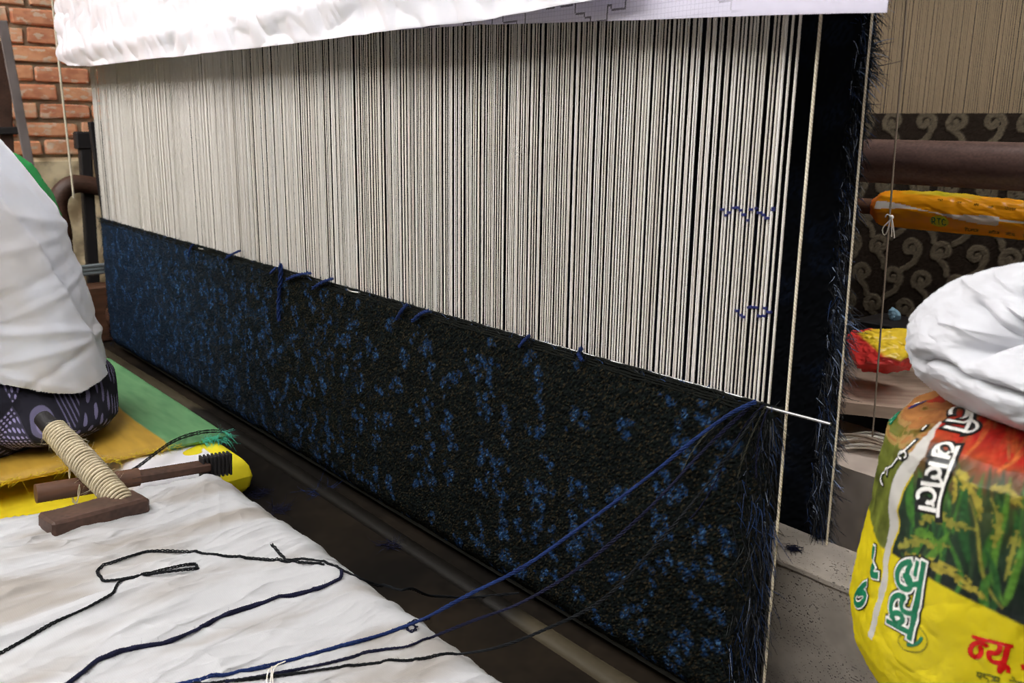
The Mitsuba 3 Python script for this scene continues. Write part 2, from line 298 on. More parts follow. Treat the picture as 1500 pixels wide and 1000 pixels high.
def carpet_mesh():
    nx, nz = 1180, 205
    xs = np.linspace(XL, XR, nx); zs = np.linspace(ZB, ZT, nz); X, Z = np.meshgrid(xs, zs, indexing='ij'); x, z = X.ravel(), Z.ravel()
    g = np.random.default_rng(11)
    h = 0.0035 * g.random(nx * nz) + 0.003 * meshkit.fbm(np.c_[x * 60, z * 60, 0 * x], 2) + 0.003 * meshkit.noise(np.c_[x * 9, z * 9, 0 * x])
    y = -0.010 - h
    y += 0.05 * np.clip((0.075 - z) / 0.068, 0, 1) ** 2.2 + 0.011 * np.clip((z - 0.495) / 0.011, 0, 1) ** 2
    y += 0.012 * np.clip((x - (XR - 0.006)) / 0.006, 0, 1) ** 2 + 0.012 * np.clip((XL + 0.03 - x) / 0.03, 0, 1) ** 2
    z2 = z + (z > 0.49) * 0.006 * (meshkit.fbm(np.c_[x * 30, 0 * x, 0 * x], 3) - 0.5)
    m = motifs(x, z)
    spk = g.random(nx * nz); fine = meshkit.fbm(np.c_[x * 260, z * 260, 0 * x], 2, 5)
    m = np.clip(m * (2.6 * fine - 0.35), 0, 1) * (spk > 0.18) + 0.45 * np.clip((-1.5 - x) / 1.2, 0, 1) * np.clip((meshkit.fbm(np.c_[x * 45, z * 30, 0 * x], 3, 15) - 0.56) * 6, 0, 1) * (spk > 0.5)
    rowst = 0.75 + 0.5 * meshkit.noise(np.c_[x * 14, z * 420, 0 * x], 9)
    gr = np.where((spk[:, None] < 0.12), lin(62, 55, 40), np.where((spk[:, None] < 0.3), lin(30, 37, 33), lin(20, 24, 24))) * rowst[:, None]
    far = np.clip((-2.0 - x) / 1.2, 0, 1)[:, None] * 0.5  # far end painted bluer and brighter to stand for the pile's sheen
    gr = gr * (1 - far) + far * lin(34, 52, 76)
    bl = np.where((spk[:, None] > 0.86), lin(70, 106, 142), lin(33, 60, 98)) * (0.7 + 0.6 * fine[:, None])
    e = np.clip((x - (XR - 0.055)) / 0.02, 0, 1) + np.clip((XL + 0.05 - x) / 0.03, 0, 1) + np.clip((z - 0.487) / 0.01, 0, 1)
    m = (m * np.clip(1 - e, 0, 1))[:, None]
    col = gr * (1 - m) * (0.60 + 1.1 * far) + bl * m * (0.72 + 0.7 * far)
    V = np.c_[x, y, z2]
    # plain woven back
    b = np.array([[XL, 0.007, 0.02], [XR, 0.007, 0.02], [XR, 0.007, ZT - 0.002], [XL, 0.007, ZT - 0.002]])
    n0 = len(V); V = np.vstack([V, b]); col = np.vstack([col, np.tile(lin(40, 40, 36), (4, 1))])
    Fc = np.vstack([grid_faces(nx, nz), [[n0, n0 + 2, n0 + 1], [n0, n0 + 3, n0 + 2]]])
    return trimesh.Trimesh(V, Fc, process=False), col
loom_rug = thing('carpet', 'dark green knotted carpet with blue flower marks, half woven on the loom', 'carpet')
cm, cc = carpet_mesh()
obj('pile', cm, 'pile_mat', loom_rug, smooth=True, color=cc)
# weft rows and unsheared ends along the working edge
def weft(k):
    xs = np.linspace(XL + 0.005, XR - 0.01, 300); z = ZT + 0.0015 - 0.0042 * k + 0.002 * (meshkit.fbm(np.c_[xs * 25, xs * 0 + k, xs * 0], 3) - 0.5) * 2
    return tube(np.c_[xs, np.full(300, -0.011 - 0.001 * k) - 0.001 * np.sin(xs * 500), z], 0.0021, 5)
for k in range(4): obj('weft_row', weft(k), 'weft_mat', loom_rug)
g = np.random.default_rng(21); n = 1500
bx = g.uniform(XL, XR, n); bx = np.where(g.random(n) < 0.35, XL + (XR - XL) * np.round((bx - XL) / (XR - XL) * 37) / 37 + g.normal(size=n) * 0.012, bx)
base = np.c_[bx, g.uniform(-0.014, -0.004, n), np.full(n, ZT - 0.004)]
m_, k_ = strands(base, np.c_[g.normal(size=n) * 0.5, g.normal(size=n) * 0.25 - 0.2, np.full(n, 0.8)], g.uniform(0.006, 0.017, n), g.uniform(0.0006, 0.0011, n), 0.2, 0.5, 3, 22)
obj('yarn_end', m_, 'fringe_mat', loom_rug, kind='stuff', color=np.repeat(np.where(g.random((n, 1)) < 0.15, lin(58, 84, 130), lin(30, 34, 34)), k_, 0))
# shaggy side edges
def edge_fringe(n, x, sgn, z0, z1, y, lmin, lmax, seed, blue=0.25, pale=0.05, down=0.6, spread=0.008):
    g = np.random.default_rng(seed); z = g.uniform(z0, z1, n); clump = meshkit.noise(np.c_[z * 28, 0 * z, 0 * z], seed)
    base = np.c_[x + g.normal(size=n) * spread - sgn * 0.006, y + g.uniform(-0.006, 0.006, n), z]
    d = np.c_[sgn * g.uniform(0.3, 1.0, n), g.normal(size=n) * 0.35 - 0.25, -down * g.uniform(0.0, 1.6, n) + 0.5 * (meshkit.noise(np.c_[z * 12, 0 * z, 0 * z], seed + 1) - 0.5)]
    m, k = strands(base, d, g.uniform(lmin, lmax, n) * (0.45 + 1.0 * clump), g.uniform(0.0005, 0.0011, n), 0.5, 0.35, 4, seed + 2)
    r = g.random((n, 1)); col = np.where(r < pale, lin(140, 152, 172), np.where(r < pale + blue, lin(26, 46, 82), lin(9, 12, 16)))  # pale strands paint lit highlights into the fringe colour
    return m, np.repeat(col, k, 0)
m_, c_ = edge_fringe(1500, XR - 0.004, 1, 0.01, 0.50, -0.008, 0.010, 0.026, 31, 0.16, 0.01, 1.2)
obj('side_fringe', m_, 'fringe_mat', loom_rug, kind='stuff', color=c_)
m_, c_ = edge_fringe(300, XR - 0.02, 1, 0.03, 0.50, -0.016, 0.012, 0.034, 33, 0.14, 0.01, 1.8, 0.012)
obj('side_fringe', m_, 'fringe_mat', loom_rug, kind='stuff', color=c_)
m_, c_ = edge_fringe(500, XL + 0.008, -1, 0.02, 0.50, -0.006, 0.008, 0.022, 35, 0.15, 0.0, 0.8)
obj('side_fringe', m_, 'fringe_mat', loom_rug, kind='stuff', color=c_)
# loose knots of blue yarn hanging over the working edge
for (pts, rr) in [([(283, 358), (278, 366), (276, 376)], .0020), ([(352, 367), (340, 372), (331, 378)], .002), ([(411, 386), (411, 402), (408, 440), (409, 470)], .0034), ([(404, 392), (396, 400)], .002), ([(455, 400), (438, 402), (420, 409)], .0024),
                  ([(488, 408), (470, 414), (458, 422)], .0024), ([(596, 446), (588, 455), (580, 468)], .0022), ([(628, 455), (615, 460), (604, 470)], .0022), ([(776, 491), (768, 498), (760, 508)], .0020), ([(852, 510), (848, 516), (853, 528)], .0022)]:
    q = spline([hit(a, b, 1, -0.022) for a, b in pts], 16)
    obj('yarn_loop', twist(q, rr * 0.85, 3, 3, int(pts[0][0]), 5, 20), 'blue_yarn_mat', loom_rug)
for cx, rr in ((770, 0.010), (850, 0.009), (480, 0.008)):
    c = hit(cx, 330 + (cx - 155) * 0.2795 - 6, 1, -0.016); a = np.linspace(-0.4, 3.5, 18)
    obj('yarn_loop', twist(np.c_[c[0] + 1.5 * rr * np.cos(a), np.full(18, -0.016), c[2] - 0.006 + rr * np.sin(a)], 0.0011, 2, 3, cx), 'dark_yarn_mat', loom_rug)

for i_, pts in enumerate([[(1118, 588), (1072, 606), (1030, 640), (1000, 690)], [(1112, 592), (1078, 616), (1050, 650)], [(1120, 592), (1090, 625), (1060, 680), (1010, 760)], [(1122, 595), (1100, 640), (1080, 700)], [(1116, 590), (1060, 615), (1020, 665), (985, 720)], [(1124, 600), (1112, 640), (1108, 700)]]):
    q = spline([hit(a, b, 1, -0.021 - 0.002 * (i_ % 3)) for a, b in pts], 24)
    obj('yarn_tail', twist(q, 0.0007, 2, 6, i_, 4, 16), ('olive_yarn_mat', 'dark_yarn_mat', 'navy_yarn_mat')[i_ % 3], loom_rug)
# steel rod through the warp just above the carpet edge
q0, q1 = hit(1128, 596.5, 1, -0.012), hit(1217, 622, 1, -0.012)
ra = np.linspace(-3.58, q1[0], 240)
ryy = -0.001 - 0.017 * (np.exp(-((ra - hit(293, 357, 1, -0.016)[0]) / 0.03) ** 2) + np.exp(-((ra - hit(515, 421, 1, -0.016)[0]) / 0.035) ** 2)) - 0.011 * np.clip((ra + 0.675) / 0.015, 0, 1)
rod = np.c_[ra, ryy, np.interp(ra, [-3.58, q0[0], q1[0]], [0.5005, q0[2] - 0.001, q1[2] + 0.001])]
obj('steel_rod', tube(rod, 0.0021, 8), 'steel_mat', label='thin shiny steel rod lying along the carpet edge, one end sticking out', cat='rod', smooth=50)

# ------------------------------------------------------------------ warp
warp = thing('warp', 'taut cream cotton warp threads stretched above the dark carpet', 'warp')
pitch = 0.00585; xs = np.arange(XL + 0.012, -0.688, pitch); g = np.random.default_rng(5)
xs = xs + g.normal(size=len(xs)) * 0.00042
xs = np.r_[xs, -0.681, -0.6745, -0.664]
order = np.argsort(-xs); xs = xs[order]
rest = []
for i, x in enumerate(xs):
    y = 0.0 + (0.0005 if i % 2 else -0.0005) + g.normal() * 0.0008; r = 0.00140 + g.normal() * 0.00010 + (0.0003 if i < 4 else 0)
    zb = 0.497; lean = g.normal() * 0.0009
    t = tube([(x, y, zb), (x + lean * 0.5, y, 0.80), (x + lean, y + 0.004, 1.52)], r, 6, False)
    if i < 300: obj('warp_thread', t, cotton[int(g.integers(4))], warp, smooth=True)
    else: rest.append(t)
obj('far_threads', cat_(rest), cotton[0], warp, kind='stuff', smooth=True)
# second layer of the warp behind the first, on its way to the roller
back_xs = np.arange(XL + 0.012, -1.55, pitch); B = []
for x in back_xs:
    if g.random() < (x + 1.8) / -1.2: B.append(tube([(x, 0.05, 0.46), (x, 0.05, 0.9), (x, 0.045, 1.52)], 0.0017, 4, False))
obj('rear_threads', cat_(B), cotton[1], warp, kind='stuff', smooth=True)
dots = []
for a0, b0, k in ((1058, 310, 15), (1078, 455, 10)):
    for q in range(k):
        px = a0 + q * 5.4 + g.normal(); py = b0 + 7 * math.sin(q * 1.25) + g.normal() * 2.2 + q * 0.2
        c = hit(px, py, 1, -0.002); j = np.argmin(abs(xs - c[0]))
        dots.append(tube([(xs[j], 0.0, c[2] - 0.0016), (xs[j], 0.0, c[2] + 0.0016)], 0.0042 if j % 2 else 0.0030, 6))
obj('ink_mark', cat_(dots), 'ink_navy', warp, kind='stuff', label='small dark ink marks on the threads')

def cord(name, pa, pb, r, m, label, group=None):
    n = 40; a, b = np.asarray(pa, float), np.asarray(pb, float); t = np.linspace(0, 1, n)[:, None]
    P = a + (b - a) * t; P[:, 0] += 0.0012 * np.sin(t[:, 0] * 9)
    return obj(name, tube(P, r, 8), m, label=label, cat='cord', smooth=True)
cord('selvedge_cord', (-0.634, -0.004, 1.55), (-0.633, -0.004, 0.0), 0.0020, 'cord_mat', 'thick cream cord hanging just right of the last warp threads')
cord('cord', (-0.690, 0.196, 1.56), (-0.672, 0.196, 0.243), 0.0018, 'cord_mat', 'cream cord hanging in front of the shaggy rug edge down to the concrete pier')
cord('twine', (-3.80, -0.05, 1.50), hit(108, 290, 0, -3.8), 0.0042, 'cord_mat', 'pale cord hanging before the brick wall at far left')
p0, p1 = hit(1328, 0, 1, 0.55), hit(1278, 640, 1, 0.55)
fc = thing('fine_cord', 'thin brown twine with a small knotted bow, beside the shaggy rug edge', 'cord')
obj('strand', tube([p0 + (p0 - p1) * 0.7, p0, (p0 + p1) / 2, p1], 0.0017, 6), 'cord_grey_mat', fc, smooth=True)
kc = hit(1306, 318, 1, 0.545)
def kn(*o): return [kc + np.array(q) for q in o]
for pts in (kn((0, 0, 0), (-.006, -.004, -.012), (-.012, -.004, -.026), (-.008, -.004, -.032), (-.002, -.003, -.018), (0, 0, 0)), kn((0, 0, 0), (.004, -.004, -.012), (.006, -.004, -.034)), kn((0, -.002, .002), (.007, -.004, -.016), (.011, -.003, -.036)), kn((0, -.002, 0), (-.007, -.003, .004), (-.010, -.003, -.001))):
    obj('knot_end', tube(spline(pts, 14), 0.0013, 5), 'white_yarn_mat', fc, smooth=True)
obj('knot', trimesh.creation.icosphere(2, 0.004).apply_translation(kc), 'white_yarn_mat', fc, smooth=True)

# ------------------------------------------------------------------ finished rug behind, loom beams
rug = thing('hanging_rug', 'near black navy rug hanging behind the warp with a shaggy right edge', 'rug')
XB = -0.700
def back_rug():
    x1 = np.r_[np.linspace(-3.55, -1.5, 60)[:-1], np.linspace(-1.5, XB, 260)]; z1 = np.linspace(0.12, 1.56, 420)
    X, Z = np.meshgrid(x1, z1, indexing='ij'); x, z = X.ravel(), Z.ravel(); g = np.random.default_rng(41)
    y = 0.222 - 0.004 * g.random(len(x)) - 0.008 * meshkit.fbm(np.c_[x * 14, z * 14, 0 * x], 3) + 0.012 * np.clip((x - XB + 0.01) / 0.01, 0, 1) ** 2
    y += 0.006 * np.sin(z * 4)
    b = np.clip((meshkit.fbm(np.c_[x * 24, z * 24, 0 * x], 3, 3) - 0.52) * 5, 0, 1)[:, None] * (g.random((len(x), 1)) > 0.4)
    col = lin(9, 11, 15) * (1 - 0.5 * b) + 0.5 * b * lin(18, 28, 46)
    V = np.c_[x, y, z]; n0 = len(V)
    V = np.vstack([V, [[-3.55, 0.236, 0.12], [XB, 0.236, 0.12], [XB, 0.236, 1.56], [-3.55, 0.236, 1.56]]]); col = np.vstack([col, np.tile(lin(20, 22, 26), (4, 1))])
    return trimesh.Trimesh(V, np.vstack([grid_faces(len(x1), len(z1)), [[n0, n0 + 2, n0 + 1], [n0, n0 + 3, n0 + 2]]]), process=False), col
m_, c_ = back_rug()
obj('pile', m_, 'dark_pile_mat', rug, smooth=True, color=c_)
m_, c_ = edge_fringe(4200, XB + 0.002, 1, 0.245, 1.15, 0.214, 0.008, 0.030, 43, 0.12, 0.07, 0.45, 0.006)
obj('side_fringe', m_, 'fringe_mat', rug, kind='stuff', color=c_)
# a few long loose tufts
tz = [(1262, 88, 20, 0.05), (1280, 82, 25, 0.06), (1268, 110, 12, 0.05), (1250, 470, 40, 0.055), (1255, 500, 40, 0.05), (1248, 640, 30, 0.045), (1236, 690, 30, 0.04)]
bs, ds, ls = [], [], []
g = np.random.default_rng(47)
for px, py, k, l in tz:
    c = hit(px, py, 1, 0.21)
    for q in range(k): bs.append((XB + 0.0 + g.normal() * 0.003, 0.21, c[2] + g.normal() * 0.014)); ds.append((0.9, -0.4, g.normal() * 0.25 - (0.1 if py < 200 else 0.25))); ls.append(l * g.uniform(0.6, 1.1))
m_, k_ = strands(np.array(bs), np.array(ds), np.array(ls), np.full(len(bs), 0.0011), 0.2, 0.25, 4, 48)
obj('long_tuft', m_, 'fringe_mat', rug, kind='stuff', color=np.repeat(np.where(g.random((len(bs), 1)) < 0.2, lin(120, 140, 176), lin(28, 36, 48)), k_, 0))  # some tuft strands coloured pale as painted highlights

def cyl(a, b, r, n=40): return tube([a, np.asarray(a) * 0.999 + np.asarray(b) * 0.001, np.asarray(a) * 0.001 + np.asarray(b) * 0.999, b], [r * 0.97, r, r, r * 0.97], n)
loom = thing('loom', 'carpet loom whose beams carry the cream warp', 'loom')
obj('lower_beam', cyl((-3.75, 0.115, 0.105), (-0.785, 0.115, 0.105), 0.095), 'dark_wood_mat', loom, smooth=40)
obj('upper_beam', cyl((-3.9, 0.11, 1.62), (-0.1, 0.11, 1.62), 0.105), 'dark_wood_mat', loom, smooth=40)
obj('post', rbox(-0.2, -0.08, 0.30, 0.42, 0.0, 2.4, 0.006), 'dark_wood_mat', loom)
obj('post', rbox(-3.99, -3.87, 0.26, 0.38, 0.0, 2.4, 0.006), 'dark_wood_mat', loom)

# ------------------------------------------------------------------ plastic sheet and graph paper over the top of the warp
def hang(bottom, ztop, y_of, nx, nz, crumple, seed):
    """a thin sheet hung from ztop down to a measured lower edge"""
    b = np.array(bottom); xs = np.linspace(b[0, 0], b[-1, 0], nx); zb = np.interp(xs, b[:, 0], b[:, 1])
    t = np.linspace(0, 1, nz); X = np.broadcast_to(xs[:, None], (nx, nz)); Z = zb[:, None] * (1 - t) + ztop * t
    q = np.stack([X * 9, Z * 14, 0 * X + seed], -1); q2 = np.stack([X * 30, Z * 26, 0 * X + seed], -1)
    q = np.stack([X * 5 + Z * 3 + 1.5 * meshkit.noise(q * 0.3, 2), Z * 9 - X * 1.2, 0 * X + seed], -1); rid = 1 - np.sqrt(np.abs(meshkit.fbm(q, 2, seed) - 0.5) * 2 + 0.003); q2 = np.stack([X * 16 + Z * 5, Z * 9, 0 * X + seed], -1); rid2 = 1 - np.sqrt(np.abs(meshkit.fbm(q2, 2, seed + 5) - 0.5) * 2 + 0.004)
    Y = y_of(X, Z, t[None, :]) + crumple * (rid - 0.3) + 0.6 * crumple * rid2
    front = np.stack([X, Y, Z], -1).reshape(-1, 3); back = np.stack([X, Y + 0.0012, Z], -1).reshape(-1, 3)
    f = grid_faces(nx, nz); n0 = len(front); i = np.arange(nx - 1) * nz; e = np.vstack([np.c_[i, i + n0, i + nz], np.c_[i + nz, i + n0, i + nz + n0]])
    i2 = np.arange(nz - 1); j = (nx - 1) * nz + np.arange(nz - 1)
    e2 = np.vstack([np.c_[i2, i2 + 1, i2 + n0], np.c_[i2 + 1, i2 + 1 + n0, i2 + n0], np.c_[j, j + n0, j + 1], np.c_[j + 1, j + n0, j + 1 + n0]])
    return trimesh.Trimesh(np.vstack([front, back]), np.vstack([f, f[:, ::-1] + n0, e, e2]), process=False)
bl = [hit(px, py, 1, -0.085)[[0, 2]] for px, py in [(88, 88), (100, 96), (130, 97), (200, 88), (260, 82), (330, 74), (400, 66), (470, 57), (560, 46), (640, 36), (700, 29), (780, 14), (860, 0), (920, -12)]]
obj('plastic_sheet', hang(bl, 1.56, lambda X, Z, t: -0.085 + 0.06 * np.clip((Z - 1.2) / 0.36, 0, 1) ** 2 - 0.012 * np.exp(-((Z - 1.09) / 0.03) ** 2) - 0.02 * np.clip((-3.0 - X), 0, 1), 620, 110, 0.015, 3), 'plastic_mat',
    label='shiny crumpled white plastic sheet draped over the top left of the warp', cat='plastic sheet', smooth=True)
bl = [hit(px, py, 1, -0.055)[[0, 2]] for px, py in [(470, 58), (560, 46), (700, 36), (850, 31), (1000, 26), (1150, 21), (1240, 19.5), (1301, 19)]]
obj('pattern_paper', hang(bl, 1.55, lambda X, Z, t: -0.055 + 0.04 * np.clip((Z - 1.15) / 0.4, 0, 1) ** 2 + 0.008 * np.sin(X * 5), 240, 60, 0.004, 8), 'paper_mat',
    label='white graph paper with stepped knotting pattern hung over the warp top', cat='pattern paper', smooth=True)

# ------------------------------------------------------------------ right hand side: pier, boards, pipe
ZP = 0.242
pier = thing('pier', 'grey concrete pier at the right end of the loom', 'pier')
def rough(m, amp, fr, seed, step=0.012):
    m = m.subdivide_to_size(step); v = m.vertices.copy(); v += (np.stack([meshkit.fbm(v * fr + k * 9, 3, seed + k) for k in range(3)], 1) - 0.5) * 2 * amp
    return trimesh.Trimesh(v, m.faces, process=False)
obj('block', rough(rbox(-0.770, 0.25, 0.103, 0.208, 0.0, ZP - 0.011, 0.003), 0.0015, 40, 3), 'concrete_mat', pier, smooth=45)
obj('cap', rough(rbox(-0.775, 0.25, 0.099, 0.212, ZP - 0.010, ZP, 0.002), 0.0014, 40, 13), 'concrete_mat', pier, smooth=45)
obj('ledge', rough(rbox(-0.40, 0.25, -0.12, 0.097, 0.0, ZP, 0.006), 0.0012, 40, 5, 0.02), 'concrete_mat', pier, smooth=45)
# boards behind the rug
def board(name, pa, pb, back, z0, z1, m, label, cat):
    a, b = pa[:2], pb[:2]; e = (b - a) / np.linalg.norm(b - a); nrm = np.array([-e[1], e[0]])
    if nrm[1] < 0: nrm = -nrm
    poly = sg.Polygon([a - e * 0.5, b + e * 0.45, b + e * 0.45 + nrm * back, a - e * 0.5 + nrm * back])
    k = trimesh.creation.extrude_polygon(poly, z1 - z0, engine='earcut'); k.apply_translation((0, 0, z0))
    return obj(name, rough(k, 0.0018, 25, 8, 0.03), m, label=label, cat=cat, smooth=40)
zb1 = 0.30
a, b = hit(1250, 590, 2, zb1), hit(1360, 602, 2, zb1)
board('plank', a, b, 0.42, zb1 - 0.026, zb1, 'wood_mat', 'pale rough wooden plank under the red and yellow bag', 'plank')
e = (b - a)[:2] / np.linalg.norm((b - a)[:2]); nn = np.array([-e[1], e[0]])
for t, lb in ((-0.40, 'left'), (0.62, 'right')):
    c = a[:2] + e * t + nn * 0.2; obj('trestle', rbox(c[0] - 0.05, c[0] + 0.05, c[1] - 0.06, c[1] + 0.06, 0.0, zb1 - 0.026, 0.006), 'dark_wood_mat', label='dark wooden block holding up the %s end of the pale plank' % lb, cat='block', group='blocks under the plank')
zb2 = 0.20
a2, b2 = hit(1240, 685, 2, zb2), hit(1300, 706, 2, zb2)
mat('pale_stone_mat', base_color=P_(lambda p, n, uv: mix(L(214, 200, 188), L(176, 160, 148), fbm(p.x * 22, p.y * 22, p.z * 22, 3))), roughness=0.85)
board('stone_slab', a2, b2, 0.26, 0.0, zb2, 'pale_stone_mat', 'low pale stone slab carrying a bundle of white yarn', 'stone slab')
g = np.random.default_rng(61); ce = hit(1274, 655, 2, zb2 + 0.012)
bun = thing('yarn_bundle', 'small bundle of white and grey yarn on the stone slab', 'yarn')
for q in range(26):
    o = g.normal(size=3) * [0.02, 0.02, 0.006]; l = g.uniform(0.035, 0.07); dz = g.uniform(0.006, 0.016)
    p = spline([ce + o + [-l, -0.3 * l, 0], ce + o + [-0.3 * l, 0.1 * l, dz], ce + o + [0.4 * l, 0.2 * l, dz], ce + o + [l, 0.3 * l, 0.002]], 12)
    p[:, 2] = np.maximum(p[:, 2], zb2 + 0.003)
    obj('strand', tube(p, g.uniform(0.002, 0.0035), 5), 'white_yarn_mat' if q % 4 else 'cord_grey_mat', bun, smooth=True)

# brown iron pipe, roller of the next loom
yp = 1.0
pa, pb = hit(1290, 203, 1, yp), hit(1290, 269, 1, yp); rp = (pa[2] - pb[2]) / 2 * 0.97; zc = (pa[2] + pb[2]) / 2
pl = thing('second_loom', 'second loom in the dark behind, with a thick brown pipe roller', 'loom')
obj('roller', cyl((-2.9, yp, zc), (0.55, yp, zc), rp, 48), 'pipe_mat', pl, smooth=40, label='thick brown iron pipe')
for x in (-2.98, 0.63): obj('post', rbox(x - 0.07, x + 0.07, yp - 0.07, yp + 0.9, 0.0, 2.3, 0.006), 'dark_wood_mat', pl)
# second loom's warp and patterned rug
YB = 1.9
zedge = hit(1400, 166, 1, YB)[2]
w2 = []
g = np.random.default_rng(71)
for x in np.arange(-2.85, 0.5, 0.0062):
    w2.append(tube([(x + g.normal() * 0.0006, YB + 0.012 + g.normal() * 0.001, zedge - 0.02), (x + g.normal() * 0.0010, YB + 0.012, 2.2)], 0.0030, 4, False))
obj('warp_threads', cat_(w2), 'dim_cotton_mat', pl, kind='stuff', smooth=True, label='dim cream warp threads')
def rug2():
    nx, nz = 900, 300; x1 = np.linspace(-2.8, 0.45, nx); z1 = np.linspace(0.05, zedge, nz); X, Z = np.meshgrid(x1, z1, indexing='ij'); x, z = X.ravel(), Z.ravel()
    # scroll pattern: rows of spirals and linking stems
    S = []
    px = 0.105
    def spiral(cx, cz, s, r0, turns, a0):
        a = np.linspace(0, turns * 2 * np.pi, 40); r = r0 * (1 - a / a[-1] * 0.78)
        return np.c_[cx + s * r * np.cos(a + a0), cz + r * np.sin(a + a0)]
    for j, cz in enumerate(np.arange(zedge - 0.035, 0, -0.1)):
        for i, cx in enumerate(np.arange(-2.8 + (px / 2 if j % 2 else 0), 0.5, px)):
            s = 1 if (i + j) % 2 else -1
            S.append(spiral(cx, cz + 0.008, s, 0.032, 1.1, -0.6))
            t = np.linspace(0, 1, 20)[:, None]
            S.append(np.array([cx + s * 0.022, cz - 0.010]) * (1 - t) + t * np.array([cx - s * 0.02, cz - 0.1 + 0.036]) + np.c_[0.014 * np.sin(t * 3.1), 0 * t])
    S = np.vstack(S); d, _ = cKDTree(S).query(np.c_[x, z])
    d = d + 0.003 * (meshkit.noise(np.c_[x * 150, z * 150, 0 * x]) - 0.5)
    m = np.clip((0.0115 - d) / 0.003, 0, 1)[:, None]; g = np.random.default_rng(5)
    col = (lin(48, 40, 34) * (1 - m) + m * lin(106, 96, 80)) * (0.8 + 0.4 * g.random((len(x), 1)))
    y = YB - 0.006 - 0.003 * g.random(len(x)) - 0.004 * m[:, 0]
    return trimesh.Trimesh(np.c_[x, y, z], grid_faces(nx, nz), process=False), col
m_, c_ = rug2()
obj('patterned_rug', m_, 'dark_pile_mat', pl, smooth=True, color=c_, label='dark brown rug with pale scroll pattern')

# rod wrapped in a printed orange sack, hung below the pipe
yo = 1.22
oc = [(hit(px, (a + b) / 2, 1, yo), (hit(px, a, 1, yo)[2] - hit(px, b, 1, yo)[2]) / 2) for px, a, b in ((1272, 284, 318), (1290, 278, 331), (1340, 278, 337), (1400, 282, 343), (1450, 287, 347), (1500, 292, 353))]
ocx = np.array([c[0][0] for c in oc]); ocz = np.array([c[0][2] for c in oc]); ocr = np.array([c[1] for c in oc])
def orange_surface(u, a, off=0.0):
    """u: metres along the sack from its left end; a: angle, 0 facing the aisle, positive upwards"""
    x = ocx[0] + u; z = np.interp(x, ocx, ocz); r = np.interp(x, ocx, ocr); r = r * np.minimum(1, 0.35 + 6 * np.clip(u, 0, None) ** 0.7)
    w = 0.0035 * (np.abs(meshkit.fbm(np.stack([u * 22 + a, a * 2.2, 0 * a], -1), 3, 4) - 0.5) * 2 - 0.3) * (1.3 + np.sin(a))
    rr = r * 0.96 + w + off
    return np.stack([x, yo - rr * np.cos(a) * 0.8, z + rr * np.sin(a)], -1)
def orange_bag():
    nu, na = 420, 120; u, a = np.meshgrid(np.linspace(0, 0.9, nu), np.linspace(-np.pi, np.pi, na), indexing='ij')
    V = orange_surface(u, a).reshape(-1, 3); u, a = u.ravel(), a.ravel()
    col = np.tile(lin(242, 160, 24), (len(u), 1)); 
    red = np.clip(1 - (u - 0.004) / 0.05, 0, 1)[:, None]; col = col * (1 - red) + red * lin(240, 96, 44)
    v = meshkit.fbm(np.c_[u * 12, a, 0 * u], 3)[:, None]; col = col * (0.85 + 0.3 * v)
    top = np.clip((a - 0.9) * 4, 0, 1)[:, None] * np.clip(1 - np.abs(u - 0.19) / 0.1, 0, 1)[:, None] ** 0.5; col = col * (1 - top) + top * lin(206, 190, 36)
    wh = (np.abs(a - 0.16 + 0.9 * np.clip(u - 0.06, 0, 1) - 0.10 * np.sin(u * 18)) < 0.13 * (1 + 0.8 * np.sin(u * 21 + 1))) & (u > 0.035) & (u < 0.34)
    wh |= (np.abs(a + 0.03) < 0.05) & (u > 0.34)
    col[wh] = lin(226, 218, 212)
    return trimesh.Trimesh(V, grid_faces(nu, na), process=False), col
ob = thing('wrapped_roll', 'long roll wrapped in a shiny printed orange plastic sack below the pipe', 'sack roll')
m_, c_ = orange_bag()
wrap_key = obj('wrapper', m_, 'orange_bag_mat', ob, smooth=True, color=c_)
obj('core', cyl((ocx[0] - 1.55, yo, ocz[2]), (0.56, yo, ocz[2]), 0.02, 20), 'dark_wood_mat', ob, smooth=40)

# ---- flat lettering: strokes in a little 2-D frame, cut finely and laid on a surface
def decal_mesh(shape, place, step):
    shape = shapely.simplify(shape, step * 0.05); parts = []
    for gm in getattr(shape, 'geoms', [shape]):
        if gm.is_empty or gm.area < 1e-9: continue
        v, f = trimesh.creation.triangulate_polygon(gm, engine='earcut')
        m = trimesh.Trimesh(np.c_[v, np.zeros(len(v))], f, process=False)
        m = m.subdivide_to_size(step); parts.append(m)
    m = cat_(parts); W = place(m.vertices[:, :2]); return trimesh.Trimesh(W, m.faces, process=False)
def stroke(pts, w, smooth=True):
    p = np.asarray(pts, float)
    if smooth and len(p) > 2: p = spline(p, 10 * len(p))
    return sg.LineString(p).buffer(w / 2, cap_style='flat' if not smooth else 'round')
def strokes(lst): return shapely.union_all([stroke(p, w, s) for p, w, s in lst])
